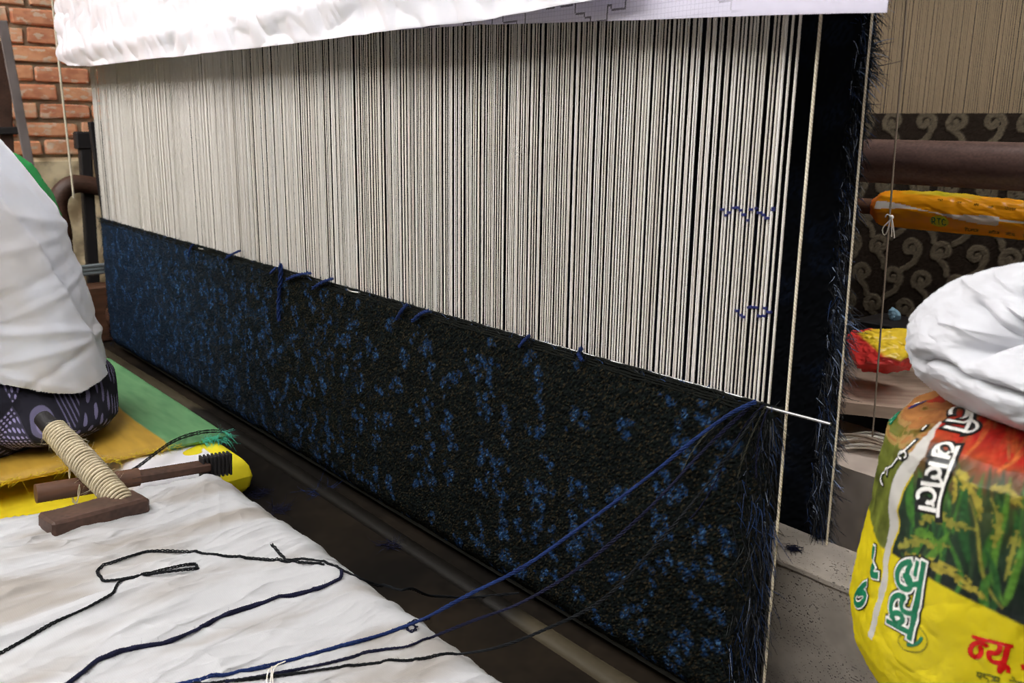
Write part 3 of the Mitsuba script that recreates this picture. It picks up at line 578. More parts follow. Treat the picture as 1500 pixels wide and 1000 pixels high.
# the letters on the orange roll (frame: u metres, second coordinate metres up the curve)
def orange_place(off):
    return lambda q: orange_surface(q[:, 0], q[:, 1] / 0.042, off)
def at_orange(px, py):
    p = hit(px, py, 1, yo - 0.035); u = p[0] - ocx[0]; z = np.interp(p[0], ocx, ocz); return np.array([u, 0.042 * math.asin(np.clip((p[2] - z) / 0.042, -0.95, 0.95))])
c0 = at_orange(1376, 323); el = sg.Point(0, 0).buffer(1, 24)
ell = shapely.affinity.translate(shapely.affinity.scale(el, 0.023, 0.0135), *c0)
obj('badge', decal_mesh(ell, orange_place(0.0012), 0.006), 'ink_lime', wrap_key, smooth=True)
def latin(s, h, x0, y0, rot=0.0):
    """capital letters as strokes"""
    G = {'R': [[(0, 0), (0, 1)], [(0, 1), (.5, .95), (.5, .55), (0, .5)], [(.2, .5), (.6, 0)]], 'T': [[(.35, 0), (.35, 1)], [(0, 1), (.7, 1)]], 'C': [[(.6, .85), (.3, 1), (0, .5), (.3, 0), (.6, .15)]],
         'S': [[(.55, .85), (.25, 1), (.05, .75), (.5, .3), (.3, 0), (0, .15)]], 'O': [[(.3, 0), (0, .5), (.3, 1), (.6, .5), (.3, 0)]], 'N': [[(0, 0), (0, 1)], [(0, 1), (.55, 0)], [(.55, 0), (.55, 1)]], 'A': [[(0, 0), (.3, 1)], [(.3, 1), (.6, 0)], [(.12, .38), (.48, .38)]]}
    out = []; x = 0
    for ch in s:
        for st in G[ch]: out.append((np.array(st) * h + [x, 0], h * 0.16, len(st) > 2))
        x += h * 0.9
    m = strokes(out); m = shapely.affinity.translate(m, -x / 2 + 0.05 * h, -h / 2); m = shapely.affinity.rotate(m, rot, origin=(0, 0)); return shapely.affinity.translate(m, x0, y0)
obj('lettering', decal_mesh(latin('RTC', 0.0135, *c0), orange_place(0.0022), 0.004), 'ink_green', wrap_key)
# Devanagari letters, unit height, head line at y = 1
DEV = {
 'pra': (0.8, [[(.62, 0), (.62, 1)], [(.12, 1), (.12, .55), (.35, .42), (.62, .45)], [(.62, .4), (.3, .1)]]),
 'i': (0.35, [[(.2, 0), (.2, 1)], [(.2, 1), (.3, 1.3), (.7, 1.3), (.9, 1.0)]]),
 'ii': (0.35, [[(.12, 0), (.12, 1)], [(.12, 1), (.0, 1.3), (-.3, 1.28), (-.4, 1.0)]]),
 'ma': (0.75, [[(.6, 0), (.6, 1)], [(.15, 1), (.15, .35), (.05, .25), (.2, .2), (.3, .38), (.6, .38)]]),
 'ya': (0.75, [[(.6, 0), (.6, 1)], [(.1, 1), (.3, .8), (.12, .55), (.3, .3), (.6, .35)]]),
 'sa': (0.8, [[(.65, 0), (.65, 1)], [(.1, 1), (.3, .8), (.25, .5), (.1, .45), (.35, .1)], [(.28, .5), (.65, .5)]]),
 'tta': (0.65, [[(.35, 1), (.35, .8), (.1, .6), (.15, .2), (.5, .1), (.6, .3)]]),
 'aa': (0.3, [[(.15, 0), (.15, 1)]]),
 'o': (0.35, [[(.15, 0), (.15, 1)], [(.15, 1), (-.05, 1.35)]]),
 'na': (0.7, [[(.55, 0), (.55, 1)], [(.55, .5), (.2, .5), (.1, .35), (.25, .3)]]),
 'pa': (0.7, [[(.55, 0), (.55, 1)], [(.12, 1), (.12, .55), (.3, .4), (.55, .45)]]),
 'da': (0.6, [[(.35, 1), (.35, .8), (.1, .65), (.2, .35), (.4, .45), (.5, 0)]]),
 'ga': (0.7, [[(.55, 0), (.55, 1)], [(.2, 1), (.2, .4), (.08, .35)]]),
}
def deva(word, h, w=0.13, gap=0.05):
    x, out = 0, []
    for ch in word:
        adv, st = DEV[ch]
        for s in st: out.append((np.array(s) * h + [x, 0], w * h, len(s) > 2))
        x += (adv + gap) * h
    out.append(([(-0.02 * h, h), (x, h)], w * h, False)); return strokes(out), x
for word, px, py in ((['i', 'pra', 'ma', 'ya', 'ma'], 1411, 336), (['sa', 'tta', 'ii', 'ma'], 1446, 340), (['sa', 'o', 'na', 'aa'], 1471, 343), (['ma', 'sa', 'o', 'ga', 'ii'], 1496, 346)):
    s, x = deva(word, 0.0085, 0.15); q = at_orange(px, py)
    obj('lettering', decal_mesh(shapely.affinity.translate(s, *q), orange_place(0.0018), 0.004), 'ink_brown', wrap_key)
for word, px, py in ((['pa', 'da', 'ma'], 1372, 297), (['na', 'aa', 'ya'], 1400, 300), (['sa', 'o', 'na'], 1425, 303), (['ma', 'sa', 'ii'], 1446, 306), (['ga', 'ma', 'na', 'aa', 'ya', 'ma'], 1470, 308)):
    s, x = deva(word, 0.0055, 0.15); q = at_orange(px, py)
    obj('lettering', decal_mesh(shapely.affinity.translate(s, *q), orange_place(0.0018), 0.004), 'ink_brown', wrap_key)

# crumpled red and yellow bag, blue scrap on the plank
def crumple(c, rad, seed, planes=36, noise_amp=0.12, sub=5, k=60):
    s = trimesh.creation.icosphere(sub); d = s.vertices; g = np.random.default_rng(seed)
    nrm = g.normal(size=(planes, 3)); nrm /= np.linalg.norm(nrm, axis=1, keepdims=True)
    r = smin_planes(d, nrm, g.uniform(0.78, 1.0, planes), k)
    rid = np.abs(meshkit.fbm(d * 3.2, 4, seed) - 0.5) * 2
    r = np.clip(r, 0.3, 1.3) * (1 + noise_amp * (rid - 0.35))
    return trimesh.Trimesh(c + d * r[:, None] * rad, s.faces, process=False), d
bc = hit(1292, 515, 1, 0.86)
bc[2] = max(bc[2], zb1 + 0.05)
m_, d_ = crumple(bc, np.array([0.085, 0.075, 0.055]), 9, 26, 0.2)
v = m_.vertices; v[:, 2] = np.maximum(v[:, 2], zb1 + 0.003)
t = np.clip((v[:, 2] - bc[2] + 0.25 * (v[:, 0] - bc[0]) - 0.022) / 0.006, 0, 1)[:, None]
obj('plastic_bag', m_, 'red_bag_mat', label='crumpled red and yellow plastic bag on the pale plank', cat='plastic bag', smooth=25, color=None) if False else None
obj('plastic_bag', trimesh.Trimesh(v, m_.faces, process=False), 'red_bag_mat', label='crumpled red and yellow plastic bag on the pale plank', cat='plastic bag', smooth=True, color=lin(226, 62, 58) * (1 - t) + t * lin(240, 204, 52))
sc = hit(1311, 461, 1, 1.25)
sc = hit(1311, 461, 1, 1.45); m_, _ = crumple(sc, np.array([0.018, 0.016, 0.017]), 12, 20, 0.3, 3)
obj('plastic_scrap', m_, 'blue_bag_mat', label='small scrap of pale blue plastic in the dark behind the red bag', cat='scrap', smooth=25)
obj('wooden_block', rbox(sc[0] - 0.08, sc[0] + 0.08, sc[1] - 0.08, sc[1] + 0.08, 0.0, m_.vertices[:, 2].min() + 0.002, 0.005), 'black_mat', label='dark block under the pale blue scrap', cat='block')
# ------------------------------------------------------------------ printed rice sack and the white sack on it
SC = np.array([-0.30, 0.0])
prof = np.array([(0.2435, 0.02), (0.2438, 0.09), (0.247, 0.124), (0.260, 0.146), (0.275, 0.167), (0.297, 0.184), (0.324, 0.195), (0.353, 0.199), (0.383, 0.197), (0.412, 0.194), (0.44, 0.190), (0.467, 0.186), (0.495, 0.184), (0.522, 0.181), (0.549, 0.176), (0.566, 0.163), (0.582, 0.135), (0.592, 0.09), (0.596, 0.02)])
ps = np.r_[0, np.cumsum(np.linalg.norm(np.diff(prof, axis=0), axis=1))]; PS = ps[-1]
def sack_surface(phi, s, off=0.0):
    z = np.interp(s, ps, prof[:, 0]); r = np.interp(s, ps, prof[:, 1])
    k = np.clip((r - 0.05) / 0.1, 0, 1)
    q = np.stack([phi * 2.2, s * 6, 0 * s], -1); up = np.clip((z - 0.40) / 0.16, 0, 1)
    w = 0.010 * (meshkit.fbm(q, 3, 6) - 0.5) + 0.007 * up * (np.abs(np.sin(phi * 5.5 + 2 * meshkit.noise(q, 3))) - 0.5) + 0.004 * (np.abs(meshkit.fbm(q * [3, 5, 1], 3, 2) - 0.5) * 2 - 0.3)
    r = r + k * w + off
    return np.stack([SC[0] + r * np.cos(phi), SC[1] + r * np.sin(phi), z + 0 * phi + off * np.clip((z - 0.54) / 0.05, 0, 1)], -1)
PH0, PH1 = math.radians(170 - 60), math.radians(170 + 300)
# map from the photograph's measurements to the sack's own (angle, height) frame
pg, sg_ = np.meshgrid(np.radians(np.linspace(150, 300, 220)), np.linspace(ps[2], PS, 200), indexing='ij')
W = sack_surface(pg, sg_); nrm = np.cross(np.gradient(W, axis=0), np.gradient(W, axis=1)); nrm *= np.sign((nrm * (W - [SC[0], SC[1], 0.4])).sum(-1, keepdims=True))
vis = ((CAM - W) * nrm).sum(-1) > 0
uvmap = LinearNDInterpolator(proj(W[vis]), np.c_[pg[vis], sg_[vis]])
def sk(pts):
    q = uvmap(np.asarray(pts, float)); q = q[~np.isnan(q[:, 0])]; return np.c_[q[:, 0] * 0.19, q[:, 1]]       # metres around, metres up
def rice_sack():
    n1, n2 = 640, 420
    ph = np.r_[np.radians(np.linspace(145, 320, 560)), np.radians(np.linspace(320, 505, 82))[1:-1]]; n1 = len(ph)
    s1 = np.linspace(0, PS, n2); A, S = np.meshgrid(ph, s1, indexing='ij'); V = sack_surface(A, S).reshape(-1, 3); a, s = A.ravel() * 0.19, S.ravel()
    g = np.random.default_rng(3)
    yb = sk([(1262, 775), (1290, 800), (1310, 812), (1350, 838), (1400, 868), (1450, 892), (1499, 916)]); yb = yb[np.argsort(yb[:, 0])]
    band = np.interp(a, yb[:, 0], yb[:, 1]); tt = (s - band) / (PS - band)
    hcol = np.array([lin(24, 34, 30), lin(34, 58, 36), lin(66, 78, 40), lin(120, 76, 40), lin(184, 70, 34), lin(190, 34, 24), lin(170, 24, 22)]); hk = np.array([0, 0.2, 0.32, 0.41, 0.48, 0.57, 1.0])
    nz = meshkit.fbm(np.c_[a * 40, s * 40, 0 * a], 4); tq = np.clip(tt + 0.16 * (nz - 0.5), 0, 1)
    col = np.stack([np.interp(tq, hk, hcol[:, k]) for k in range(3)], 1)
    dark = np.clip((a - a.min() - 0.30) / 0.1, 0, 1)
    col *= (0.65 + 0.7 * meshkit.fbm(np.c_[a * 120, s * 50, 0 * a], 3, 8))[:, None]
    # rice stalks and leaves
    PA = np.c_[a, s]
    def paint(pts, w, c, soft=0.002, dots=0):
        nonlocal col
        q = sk(pts)
        if len(q) < 2: return
        q = spline(q, 60) if len(q) > 2 else np.linspace(q[0], q[-1], 60)
        d, i = cKDTree(q).query(PA, distance_upper_bound=0.03)
        ww = w * np.interp(np.minimum(i, 59) / 59.0, [0, 0.15, 0.7, 1], [0.5, 1, 1, 0.25])
        if dots: ww = ww * (0.55 + 0.9 * (meshkit.noise(np.c_[a * 260, s * 260, 0 * a], 5) > 0.5))
        m = np.clip((ww - d) / soft + 0.5, 0, 1)[:, None] * 0.92
        col = col * (1 - m) + m * np.asarray(c) * (0.75 + 0.5 * meshkit.noise(np.c_[a * 300, s * 300, 0 * a], 7))[:, None]
    G1, G2, G3, Y1, Y2, OR = lin(64, 118, 42), lin(38, 86, 40), lin(92, 140, 48), lin(176, 160, 60), lin(150, 146, 58), lin(206, 110, 52)
    r_ = random.Random(4)
    for q in range(46):                                             # grass in the background
        x = r_.uniform(1320, 1500); y = r_.uniform(740, 880); l = r_.uniform(40, 110); dx = r_.uniform(-22, 22)
        paint([(x, y), (x + dx * 0.4, y - l * 0.5), (x + dx, y - l)], r_.uniform(0.0012, 0.003), r_.choice([G1, G2, G2, lin(46, 70, 40)]), 0.003)
    for q in range(22):
        x = r_.uniform(1390, 1500); y = r_.uniform(600, 690); l = r_.uniform(25, 60); dx = r_.uniform(-10, 40)
        paint([(x, y), (x + dx * 0.5, y - l * 0.4), (x + dx, y - l)], r_.uniform(0.001, 0.0022), r_.choice([OR, OR, lin(196, 70, 40), lin(170, 110, 60)]), 0.003)
    for pts, w, c in [([(1335, 710), (1332, 735), (1338, 770)], .005, G1), ([(1390, 880), (1405, 830), (1380, 760), (1395, 700)], .0024, G1), ([(1470, 885), (1455, 830), (1470, 760), (1480, 700)], .003, G3), ([(1472, 885), (1490, 830), (1500, 790)], .0034, G3), ([(1450, 900), (1460, 860), (1440, 800)], .003, G2), ([(1468, 890), (1440, 840), (1432, 780), (1420, 730)], .0016, Y2),
                      ([(1445, 895), (1442, 860), (1452, 840)], .004, G1), ([(1320, 850), (1345, 800), (1360, 770)], .004, G1), ([(1350, 830), (1375, 800), (1390, 780)], .004, G3)]: paint(pts, w, c)
    for pts, w, c in [([(1402, 690), (1412, 705), (1424, 720), (1432, 745), (1437, 760)], .0048, Y1), ([(1455, 715), (1478, 718), (1492, 735), (1500, 745)], .0038, Y1), ([(1350, 765), (1375, 757), (1400, 768), (1430, 775)], .0042, Y2), ([(1318, 800), (1340, 792), (1365, 795), (1390, 800)], .004, Y2), ([(1330, 812), (1362, 826), (1390, 838), (1420, 858), (1445, 878)], .0044, Y1), ([(1340, 780), (1362, 785), (1376, 800), (1378, 815)], .0034, G3),
                      ([(1398, 700), (1400, 720), (1396, 735)], .003, Y1), ([(1455, 800), (1462, 760), (1452, 730)], .0032, Y2), ([(1490, 780), (1480, 820), (1472, 850)], .0034, Y2), ([(1270, 780), (1276, 800), (1280, 815)], .004, lin(170, 160, 40)), ([(1360, 862), (1385, 872), (1410, 890)], .002, Y2)]: paint(pts, w, c, 0.0015, 1)
    # left flank: hay coloured flowing print
    seam = sk([(1378, 618), (1362, 640), (1346, 664), (1326, 690), (1312, 716), (1307, 745), (1310, 768), (1303, 795), (1297, 825), (1296, 850), (1290, 875), (1282, 905), (1274, 935)]); seam = seam[np.argsort(seam[:, 1])]
    sx = np.interp(s, seam[:, 1], seam[:, 0]); left = (np.interp(s, seam[:, 1], seam[:, 0], left=seam[0, 0], right=seam[-1, 0]) > a)
    fl = meshkit.fbm(np.c_[a * 30 + 3 * meshkit.noise(np.c_[a * 12, s * 12, 0 * a]), s * 60, 0 * a], 4, 12)[:, None]
    t3 = np.clip(tt[:, None] + 0.5 * (fl - 0.5), 0, 1); fcol = np.where(t3 > 0.62, lin(150, 42, 28), np.where(t3 > 0.46, lin(160, 112, 62), np.where(t3 > 0.40, lin(172, 140, 80), lin(112, 120, 44)))) * (0.1 + 1.8 * fl)
    lm = (left & (tt > 0))[:, None] * 0.85; col = col * (1 - lm) + lm * fcol
    # yellow foot of the print
    yl = np.clip((band - s) / 0.002 + 0.5, 0, 1)[:, None]
    ycol = lin(226, 206, 22) * (0.86 + 0.28 * meshkit.fbm(np.c_[a * 25, s * 40, 0 * a], 3, 2))[:, None]
    col = col * (1 - yl) + yl * ycol
    # white side seam, wider above
    wseam = np.interp(s, [seam[0, 1], np.quantile(seam[:, 1], .4), np.quantile(seam[:, 1], .55), np.quantile(seam[:, 1], .8), seam[-1, 1]], [0.0042, 0.0042, 0.0075, 0.0095, 0.002])
    sm = (np.abs(a - sx) < wseam) & (s > seam[0, 1]) & (s < seam[-1, 1])
    col[sm] = lin(206, 202, 194) * (0.85 + 0.3 * meshkit.noise(np.c_[a * 50, s * 50, 0 * a]))[sm][:, None]
    ed = (a - sx > wseam) & (a - sx < wseam + 0.0022) & (s > np.quantile(seam[:, 1], .3)) & (s < np.quantile(seam[:, 1], .75)); col[ed] = lin(214, 190, 30)
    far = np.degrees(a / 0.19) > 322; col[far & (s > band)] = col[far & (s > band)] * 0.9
    return trimesh.Trimesh(V, grid_faces(n1, n2, True), process=False), np.clip(col, 0, 1)
rs = thing('rice_sack', 'colourful printed rice sack with rice plants and a yellow foot', 'sack')
m_, c_ = rice_sack()
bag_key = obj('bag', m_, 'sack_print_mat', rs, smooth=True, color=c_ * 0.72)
def sack_place(off): return lambda q: sack_surface(q[:, 0] / 0.19, q[:, 1], off)
def sack_print(lst, off, m, label=None, grow=0.0):
    """strokes measured in photograph pixels, moved to the sack's own frame; width in metres"""
    polys = []
    for pts, w, sm in lst:
        p = np.asarray(pts, float); p = spline(p, 12 * len(p)) if sm and len(p) > 2 else np.vstack([np.linspace(p[i], p[i + 1], 8) for i in range(len(p) - 1)])
        q = sk(p)
        if len(q) > 1: polys.append(sg.LineString(q).buffer(w / 2 + grow, cap_style='flat' if grow == 0 else 'square', join_style='round'))
    if polys: obj('lettering', decal_mesh(shapely.union_all(polys), sack_place(off), 0.004), m, bag_key, label=label)
def z1(pts): return [(1330 + x / 5.263, 580 + y / 5.263) for x, y in pts]       # crop used for measuring the white word
def z2(pts): return [(1240 + x / 4.164, 720 + y / 4.164) for x, y in pts]
def z3(pts): return [(1400 + x / 10.0, 900 + y / 10.0) for x, y in pts]
def z4(pts): return [(1270 + x / 6.25, 560 + y / 6.25) for x, y in pts]
PXM = 1 / 1290.0
ww = 5.4 * PXM
word = [(z1([(398, 388), (345, 520), (300, 640), (262, 760), (240, 935)]), ww, True),                      # head line, running down
        (z1([(345, 440), (352, 400), (335, 375), (262, 375), (222, 400), (210, 450)]), ww, True), (z1([(262, 375), (245, 410), (262, 440), (330, 430)]), ww * 0.8, True), (z1([(190, 445), (335, 478)]), ww, False),
        (z1([(170, 515), (315, 545)]), ww, False),
        (z1([(150, 610), (180, 560), (240, 560), (255, 600), (225, 625), (190, 615)]), ww, True), (z1([(110, 668), (280, 690)]), ww, False), (z1([(235, 620), (262, 645), (270, 680)]), ww * 0.8, True),
        (z1([(92, 790), (92, 740), (140, 712), (200, 730), (218, 780), (190, 818), (150, 810)]), ww, True), (z1([(90, 855), (225, 880)]), ww, False), (z1([(190, 818), (210, 850)]), ww * 0.8, False)]
word2 = [(z1([(512, 85), (490, 190), (440, 290)]), ww, True), (z1([(340, 150), (350, 105), (420, 90), (470, 110), (460, 160), (420, 175)]), ww, True), (z1([(310, 190), (450, 215)]), ww, False), (z1([(290, 240), (440, 275)]), ww, False), (z1([(450, 215), (520, 205), (545, 240), (520, 270), (460, 280)]), ww * 0.8, True)]
sack_print(word + word2, 0.0008, 'ink_black', 'black outline of the white word', 0.0026)
sack_print(word + word2, 0.0015, 'ink_white', 'white lettering')
gw = 5.2 * PXM
logo = [(z2([(478, 440), (440, 660), (392, 885)]), gw * 1.1, True), (z2([(440, 430), (428, 500)]), gw * 0.8, False), (z2([(395, 425), (340, 450), (318, 520), (345, 580), (390, 590), (400, 540), (365, 510)]), gw, True), (z2([(400, 440), (395, 560), (440, 560)]), gw, True),
        (z2([(360, 640), (300, 640), (280, 690), (290, 760), (320, 800), (350, 780), (330, 740), (285, 760)]), gw, True), (z2([(265, 790), (380, 850)]), gw, False), (z2([(360, 640), (352, 720), (400, 740)]), gw, True)]
sack_print(logo, 0.0007, 'ink_black', None, 0.0042)
sack_print(logo, 0.0014, 'ink_white', None, 0.0026)
sack_print(logo, 0.0021, 'ink_green', 'green lettering with white and black outline', 0.0006)
small = [(z2([(128, 560), (85, 600), (60, 660), (75, 690), (110, 670), (120, 620), (85, 620)]), gw * 0.8, True), (z2([(190, 510), (165, 500), (170, 460)]), gw, True), (z2([(175, 350), (170, 390)]), gw, True)]
sack_print(small, 0.0007, 'ink_black', None, 0.0042); sack_print(small, 0.0014, 'ink_white', None, 0.003); sack_print(small, 0.0021, 'ink_green', None, 0.0014)
sack_print([(z2([(340, 870), (320, 900), (340, 950), (400, 975), (470, 965), (495, 920), (470, 850), (430, 810)]), 0.0008, True)], 0.0009, 'ink_olive')
sack_print([(z2([(370, 930), (420, 930), (465, 885)]), 0.003, True), (z2([(385, 915), (420, 930)]), 0.002, True)], 0.0009, 'ink_green')
rw = 5.6 * PXM
sack_print([(z3([(240, 312), (540, 390), (850, 460)]), rw * 0.8, True), (z3([(470, 470), (400, 415), (300, 410), (225, 480), (235, 580), (300, 615), (370, 570), (375, 500), (350, 450)]), rw, True), (z3([(640, 430), (640, 520), (580, 560), (490, 550), (490, 610), (570, 690), (700, 690)]), rw, True), (z3([(770, 450), (740, 580), (690, 740)]), rw * 1.1, True), (z3([(690, 740), (640, 780), (640, 830), (720, 760), (775, 850)]), rw * 0.8, True), (z3([(960, 760), (1010, 760)]), rw * 1.2, False)], 0.0009, 'ink_red', 'red lettering')
sw = 1.7 * PXM
sack_print([(z3([(305, 835), (640, 915)]), sw, False), (z3([(330, 845), (325, 890), (370, 900)]), sw, True), (z3([(380, 850), (365, 940)]), sw, False), (z3([(430, 870), (420, 910), (460, 930), (480, 985)]), sw, True), (z3([(530, 890), (560, 950), (520, 960)]), sw, True), (z3([(590, 905), (575, 960), (620, 960)]), sw, True), (z3([(640, 915), (625, 990)]), sw, False), (z3([(790, 955), (990, 990)]), sw, False), (z3([(830, 900), (870, 950)]), sw, False)], 0.0009, 'ink_olive', 'small dark lettering')
lw2 = 2.6 * PXM
flank = [(z4([(555, 400), (515, 440)]), lw2, False), (z4([(455, 530), (380, 600), (320, 650)]), lw2, True), (z4([(325, 700), (300, 660), (330, 630), (365, 650), (350, 690)]), lw2, True), (z4([(290, 690), (240, 760)]), lw2, False), (z4([(240, 760), (180, 800), (140, 860), (155, 940)]), lw2, True), (z4([(200, 800), (190, 850)]), lw2, True)]
sack_print(flank, 0.0007, 'ink_black', None, 0.0015); sack_print(flank, 0.0014, 'ink_white')
sack_print([(z4([(395, 235), (440, 215), (520, 180)]), 0.012, True)], 0.0007, 'ink_navy'); sack_print([(z4([(450, 205), (480, 195), (500, 190)]), 0.0035, True)], 0.0014, 'ink_white')
sack_print([(z4([(215, 385), (260, 330), (295, 285)]), 0.009, True)], 0.0007, 'ink_green')
for ch, (x, y) in zip('ANOS', ((237, 358), (256, 335), (274, 308), (290, 278))):
    q = sk(z4([(x, y)]))
    if len(q): obj('lettering', decal_mesh(latin(ch, 0.0042, *q[0], 62), sack_place(0.0014), 0.004), 'ink_teal', bag_key)

# white crumpled sack on top of the rice sack
def white_top():
    s = trimesh.creation.icosphere(7); d = s.vertices.copy(); g = np.random.default_rng(17)
    nrm = g.normal(size=(34, 3)); nrm /= np.linalg.norm(nrm, axis=1, keepdims=True)
    r = np.clip(smin_planes(d, nrm, g.uniform(0.86, 0.98, 34), 90), 0.5, 0.97)
    c = np.array([-0.272, 0.012, 0.650]); rad = np.array([0.208, 0.205, 0.100])
    def dirs(pts):
        out = []
        for px, py in pts:
            rr = ray(px, py) / rad; o = (CAM - c) / rad; A, B, Cc = rr @ rr, 2 * o @ rr, o @ o - 1; D = B * B - 4 * A * Cc
            t = (-B - math.sqrt(max(D, 0))) / (2 * A); q = o + t * rr; out.append(q / np.linalg.norm(q))
        return np.array(out)
    for pts, depth, w in [([(1395, 516), (1415, 503), (1437, 490), (1468, 478), (1500, 470)], 0.30, 0.10), ([(1475, 420), (1488, 435), (1500, 450)], 0.22, 0.09), ([(1412, 440), (1425, 462), (1436, 488)], 0.10, 0.07), ([(1440, 430), (1458, 455), (1466, 478)], 0.10, 0.06), ([(1385, 468), (1400, 490), (1410, 505)], -0.03, 0.06),
                          ([(1365, 470), (1395, 478), (1430, 487)], -0.03, 0.05), ([(1330, 530), (1380, 545), (1410, 560), (1460, 575), (1500, 590)], 0.09, 0.07), ([(1388, 520), (1392, 545), (1415, 565)], -0.04, 0.05), ([(1410, 408), (1450, 440), (1495, 470)], -0.05, 0.05), ([(1460, 396), (1475, 430), (1500, 460)], -0.05, 0.04)]:
        p = dirs(pts); p = spline(p, 60) if len(p) > 2 else p; dd, _ = cKDTree(p).query(d)
        r -= depth * np.exp(-np.sqrt((dd / w) ** 2 + 0.02) * 1.8) * 1.1
    r *= 1 + 0.03 * (np.abs(meshkit.fbm(d * 2.6, 4, 3) - 0.5) * 2 - 0.3) + 0.02 * (np.abs(meshkit.fbm(d * 8, 3, 5) - 0.5) * 2)
    v = c + d * r[:, None] * rad; v[:, 2] = np.maximum(v[:, 2], 0.566)
    return trimesh.Trimesh(v, s.faces, process=False)
obj('white_sack', white_top(), 'white_plastic_mat', label='crumpled white plastic sack rolled up on top of the rice sack', cat='sack', smooth=True)

# ------------------------------------------------------------------ foreground: big white sack cushion
WX0, WX1, WY0, WY1 = -1.835, -0.30, -1.55, -0.268
def zsack(x, y):
    rr = 0.10; qx = np.maximum(np.abs(x - (WX0 + WX1) / 2) - ((WX1 - WX0) / 2 - rr), 0); qy = np.maximum(np.abs(y - (WY0 + WY1) / 2) - ((WY1 - WY0) / 2 - rr), 0)
    d = np.clip(rr - np.hypot(qx, qy), 0, rr) / rr
    prof_ = np.sqrt(np.clip(1 - (1 - d) ** 2.2, 0, 1))
    q = np.stack([x * 11 + 1.2 * meshkit.noise(np.stack([x * 3, y * 3, 0 * x], -1)), y * 2.6 + x * 1.5, 0 * x], -1)
    rid = 1 - np.abs(meshkit.fbm(q, 3, 4) - 0.5) * 4
    big = meshkit.fbm(np.stack([x * 2.2, y * 2.2, 0 * x], -1), 2, 9)
    def rg(a, b, c, p=5): return (1 - np.abs(2 * meshkit.noise(np.stack([a, b, 0 * a + c], -1), 5) - 1)) ** p
    def mk(f, c, lo, hi): t = np.clip((meshkit.noise(np.stack([x * f, y * f, 0 * x + c], -1), 6) - lo) / (hi - lo), 0, 1); return t * t * (3 - 2 * t)
    u = x + 0.25 * y + 0.04 * meshkit.noise(np.stack([x * 5, y * 5, 0 * x], -1)); w = y * 1.0
    ang = np.arctan2(y - WY1, x - WX0 + 0.06) * 1.0; rad_ = np.hypot(y - WY1, x - WX0)
    wr = 0.0040 * rg(u * 14, w * 2.0, 1) * mk(6, 8, .25, .6) + 0.0026 * rg(u * 34, w * 4.5, 2) * mk(8, 3, .3, .6) + 0.0016 * rg(u * 70, w * 7, 3) * mk(9, 5, .3, .6) + 0.0022 * rg((x * .8 - y * .6) * 26, (x + y) * 5, 4) * mk(5, 6, .45, .7)
    wr = wr + 0.0042 * rg(ang * 9, rad_ * 3, 7) * np.exp(-rad_ / 0.22)
    return prof_ * (0.128 + 0.035 * big + 0.007 * np.clip(rid, 0, 1) ** 2 + 1.6 * wr)
def white_cushion():
    def ax(a, b, n):
        t = np.linspace(0, 1, n); m = 0.10; k = 26
        return np.r_[a + m * (1 - np.cos(np.linspace(0, np.pi / 2, k))) , np.linspace(a + m, b - m, n)[1:-1], b - m * (1 - np.sin(np.linspace(np.pi / 2, 0, k))) if False else b - m * (1 - np.cos(np.linspace(np.pi / 2, 0, k)))]
    x1, y1 = ax(WX0, WX1, 520), ax(WY0, WY1, 440); X, Y = np.meshgrid(x1, y1, indexing='ij'); Z = zsack(X, Y) + 0.002
    # rounded corners: pull the border in
    V = np.stack([X, Y, Z], -1); cx, cy = (WX0 + WX1) / 2, (WY0 + WY1) / 2; hx, hy = (WX1 - WX0) / 2 - 0.1, (WY1 - WY0) / 2 - 0.1
    ox, oy = np.clip(np.abs(X - cx) - hx, 0, None), np.clip(np.abs(Y - cy) - hy, 0, None); l = np.hypot(ox, oy); s = np.where(l > 0.1, 0.1 / np.maximum(l, 1e-9), 1)
    V[..., 0] = cx + np.sign(X - cx) * (np.minimum(np.abs(X - cx), hx) + ox * s); V[..., 1] = cy + np.sign(Y - cy) * (np.minimum(np.abs(Y - cy), hy) + oy * s)
    V[..., 2] = zsack(V[..., 0], V[..., 1]) + 0.002
    n = len(x1) * len(y1); bt = V.reshape(-1, 3).copy(); bt[:, 2] = 0.001; f = grid_faces(len(x1), len(y1))
    return trimesh.Trimesh(np.vstack([V.reshape(-1, 3), bt]), np.vstack([f, f[:, ::-1] + n]), process=False)
obj('floor_sack', white_cushion(), 'sack_mat', label='big flat white woven sack lying on the floor under the loose yarns', cat='sack', smooth=True)
def on_sack(px, py, lift=0.003):
    z = 0.15
    for _ in range(12):
        p = hit(px, py, 2, z); z = 0.5 * z + 0.5 * float(np.maximum(zsack(p[0], p[1]), 0.105) + lift + 0.002)
    p = hit(px, py, 2, z); return p
# yarns lying on it
def yarn_on(px, r, m, label, seed, k=3, turns=30, tail=None, fuzz=120, name='yarn', n=140, parent=None, cat='yarn'):
    pts = [on_sack(*p, lift=r * 1.6) for p in px]
    if tail is not None: pts = pts + tail
    P = spline(pts, n, True)
    z = zsack(P[:, 0], P[:, 1]) + 0.002 + r * 1.5; ins = (P[:, 0] > WX0) & (P[:, 1] < WY1 - 0.002)
    P[:, 2] = np.where(ins, np.maximum(P[:, 2], z), P[:, 2])
    return obj(name, twist(P, r, k, turns, seed, 5, fuzz), m, parent, label=label, cat=cat)
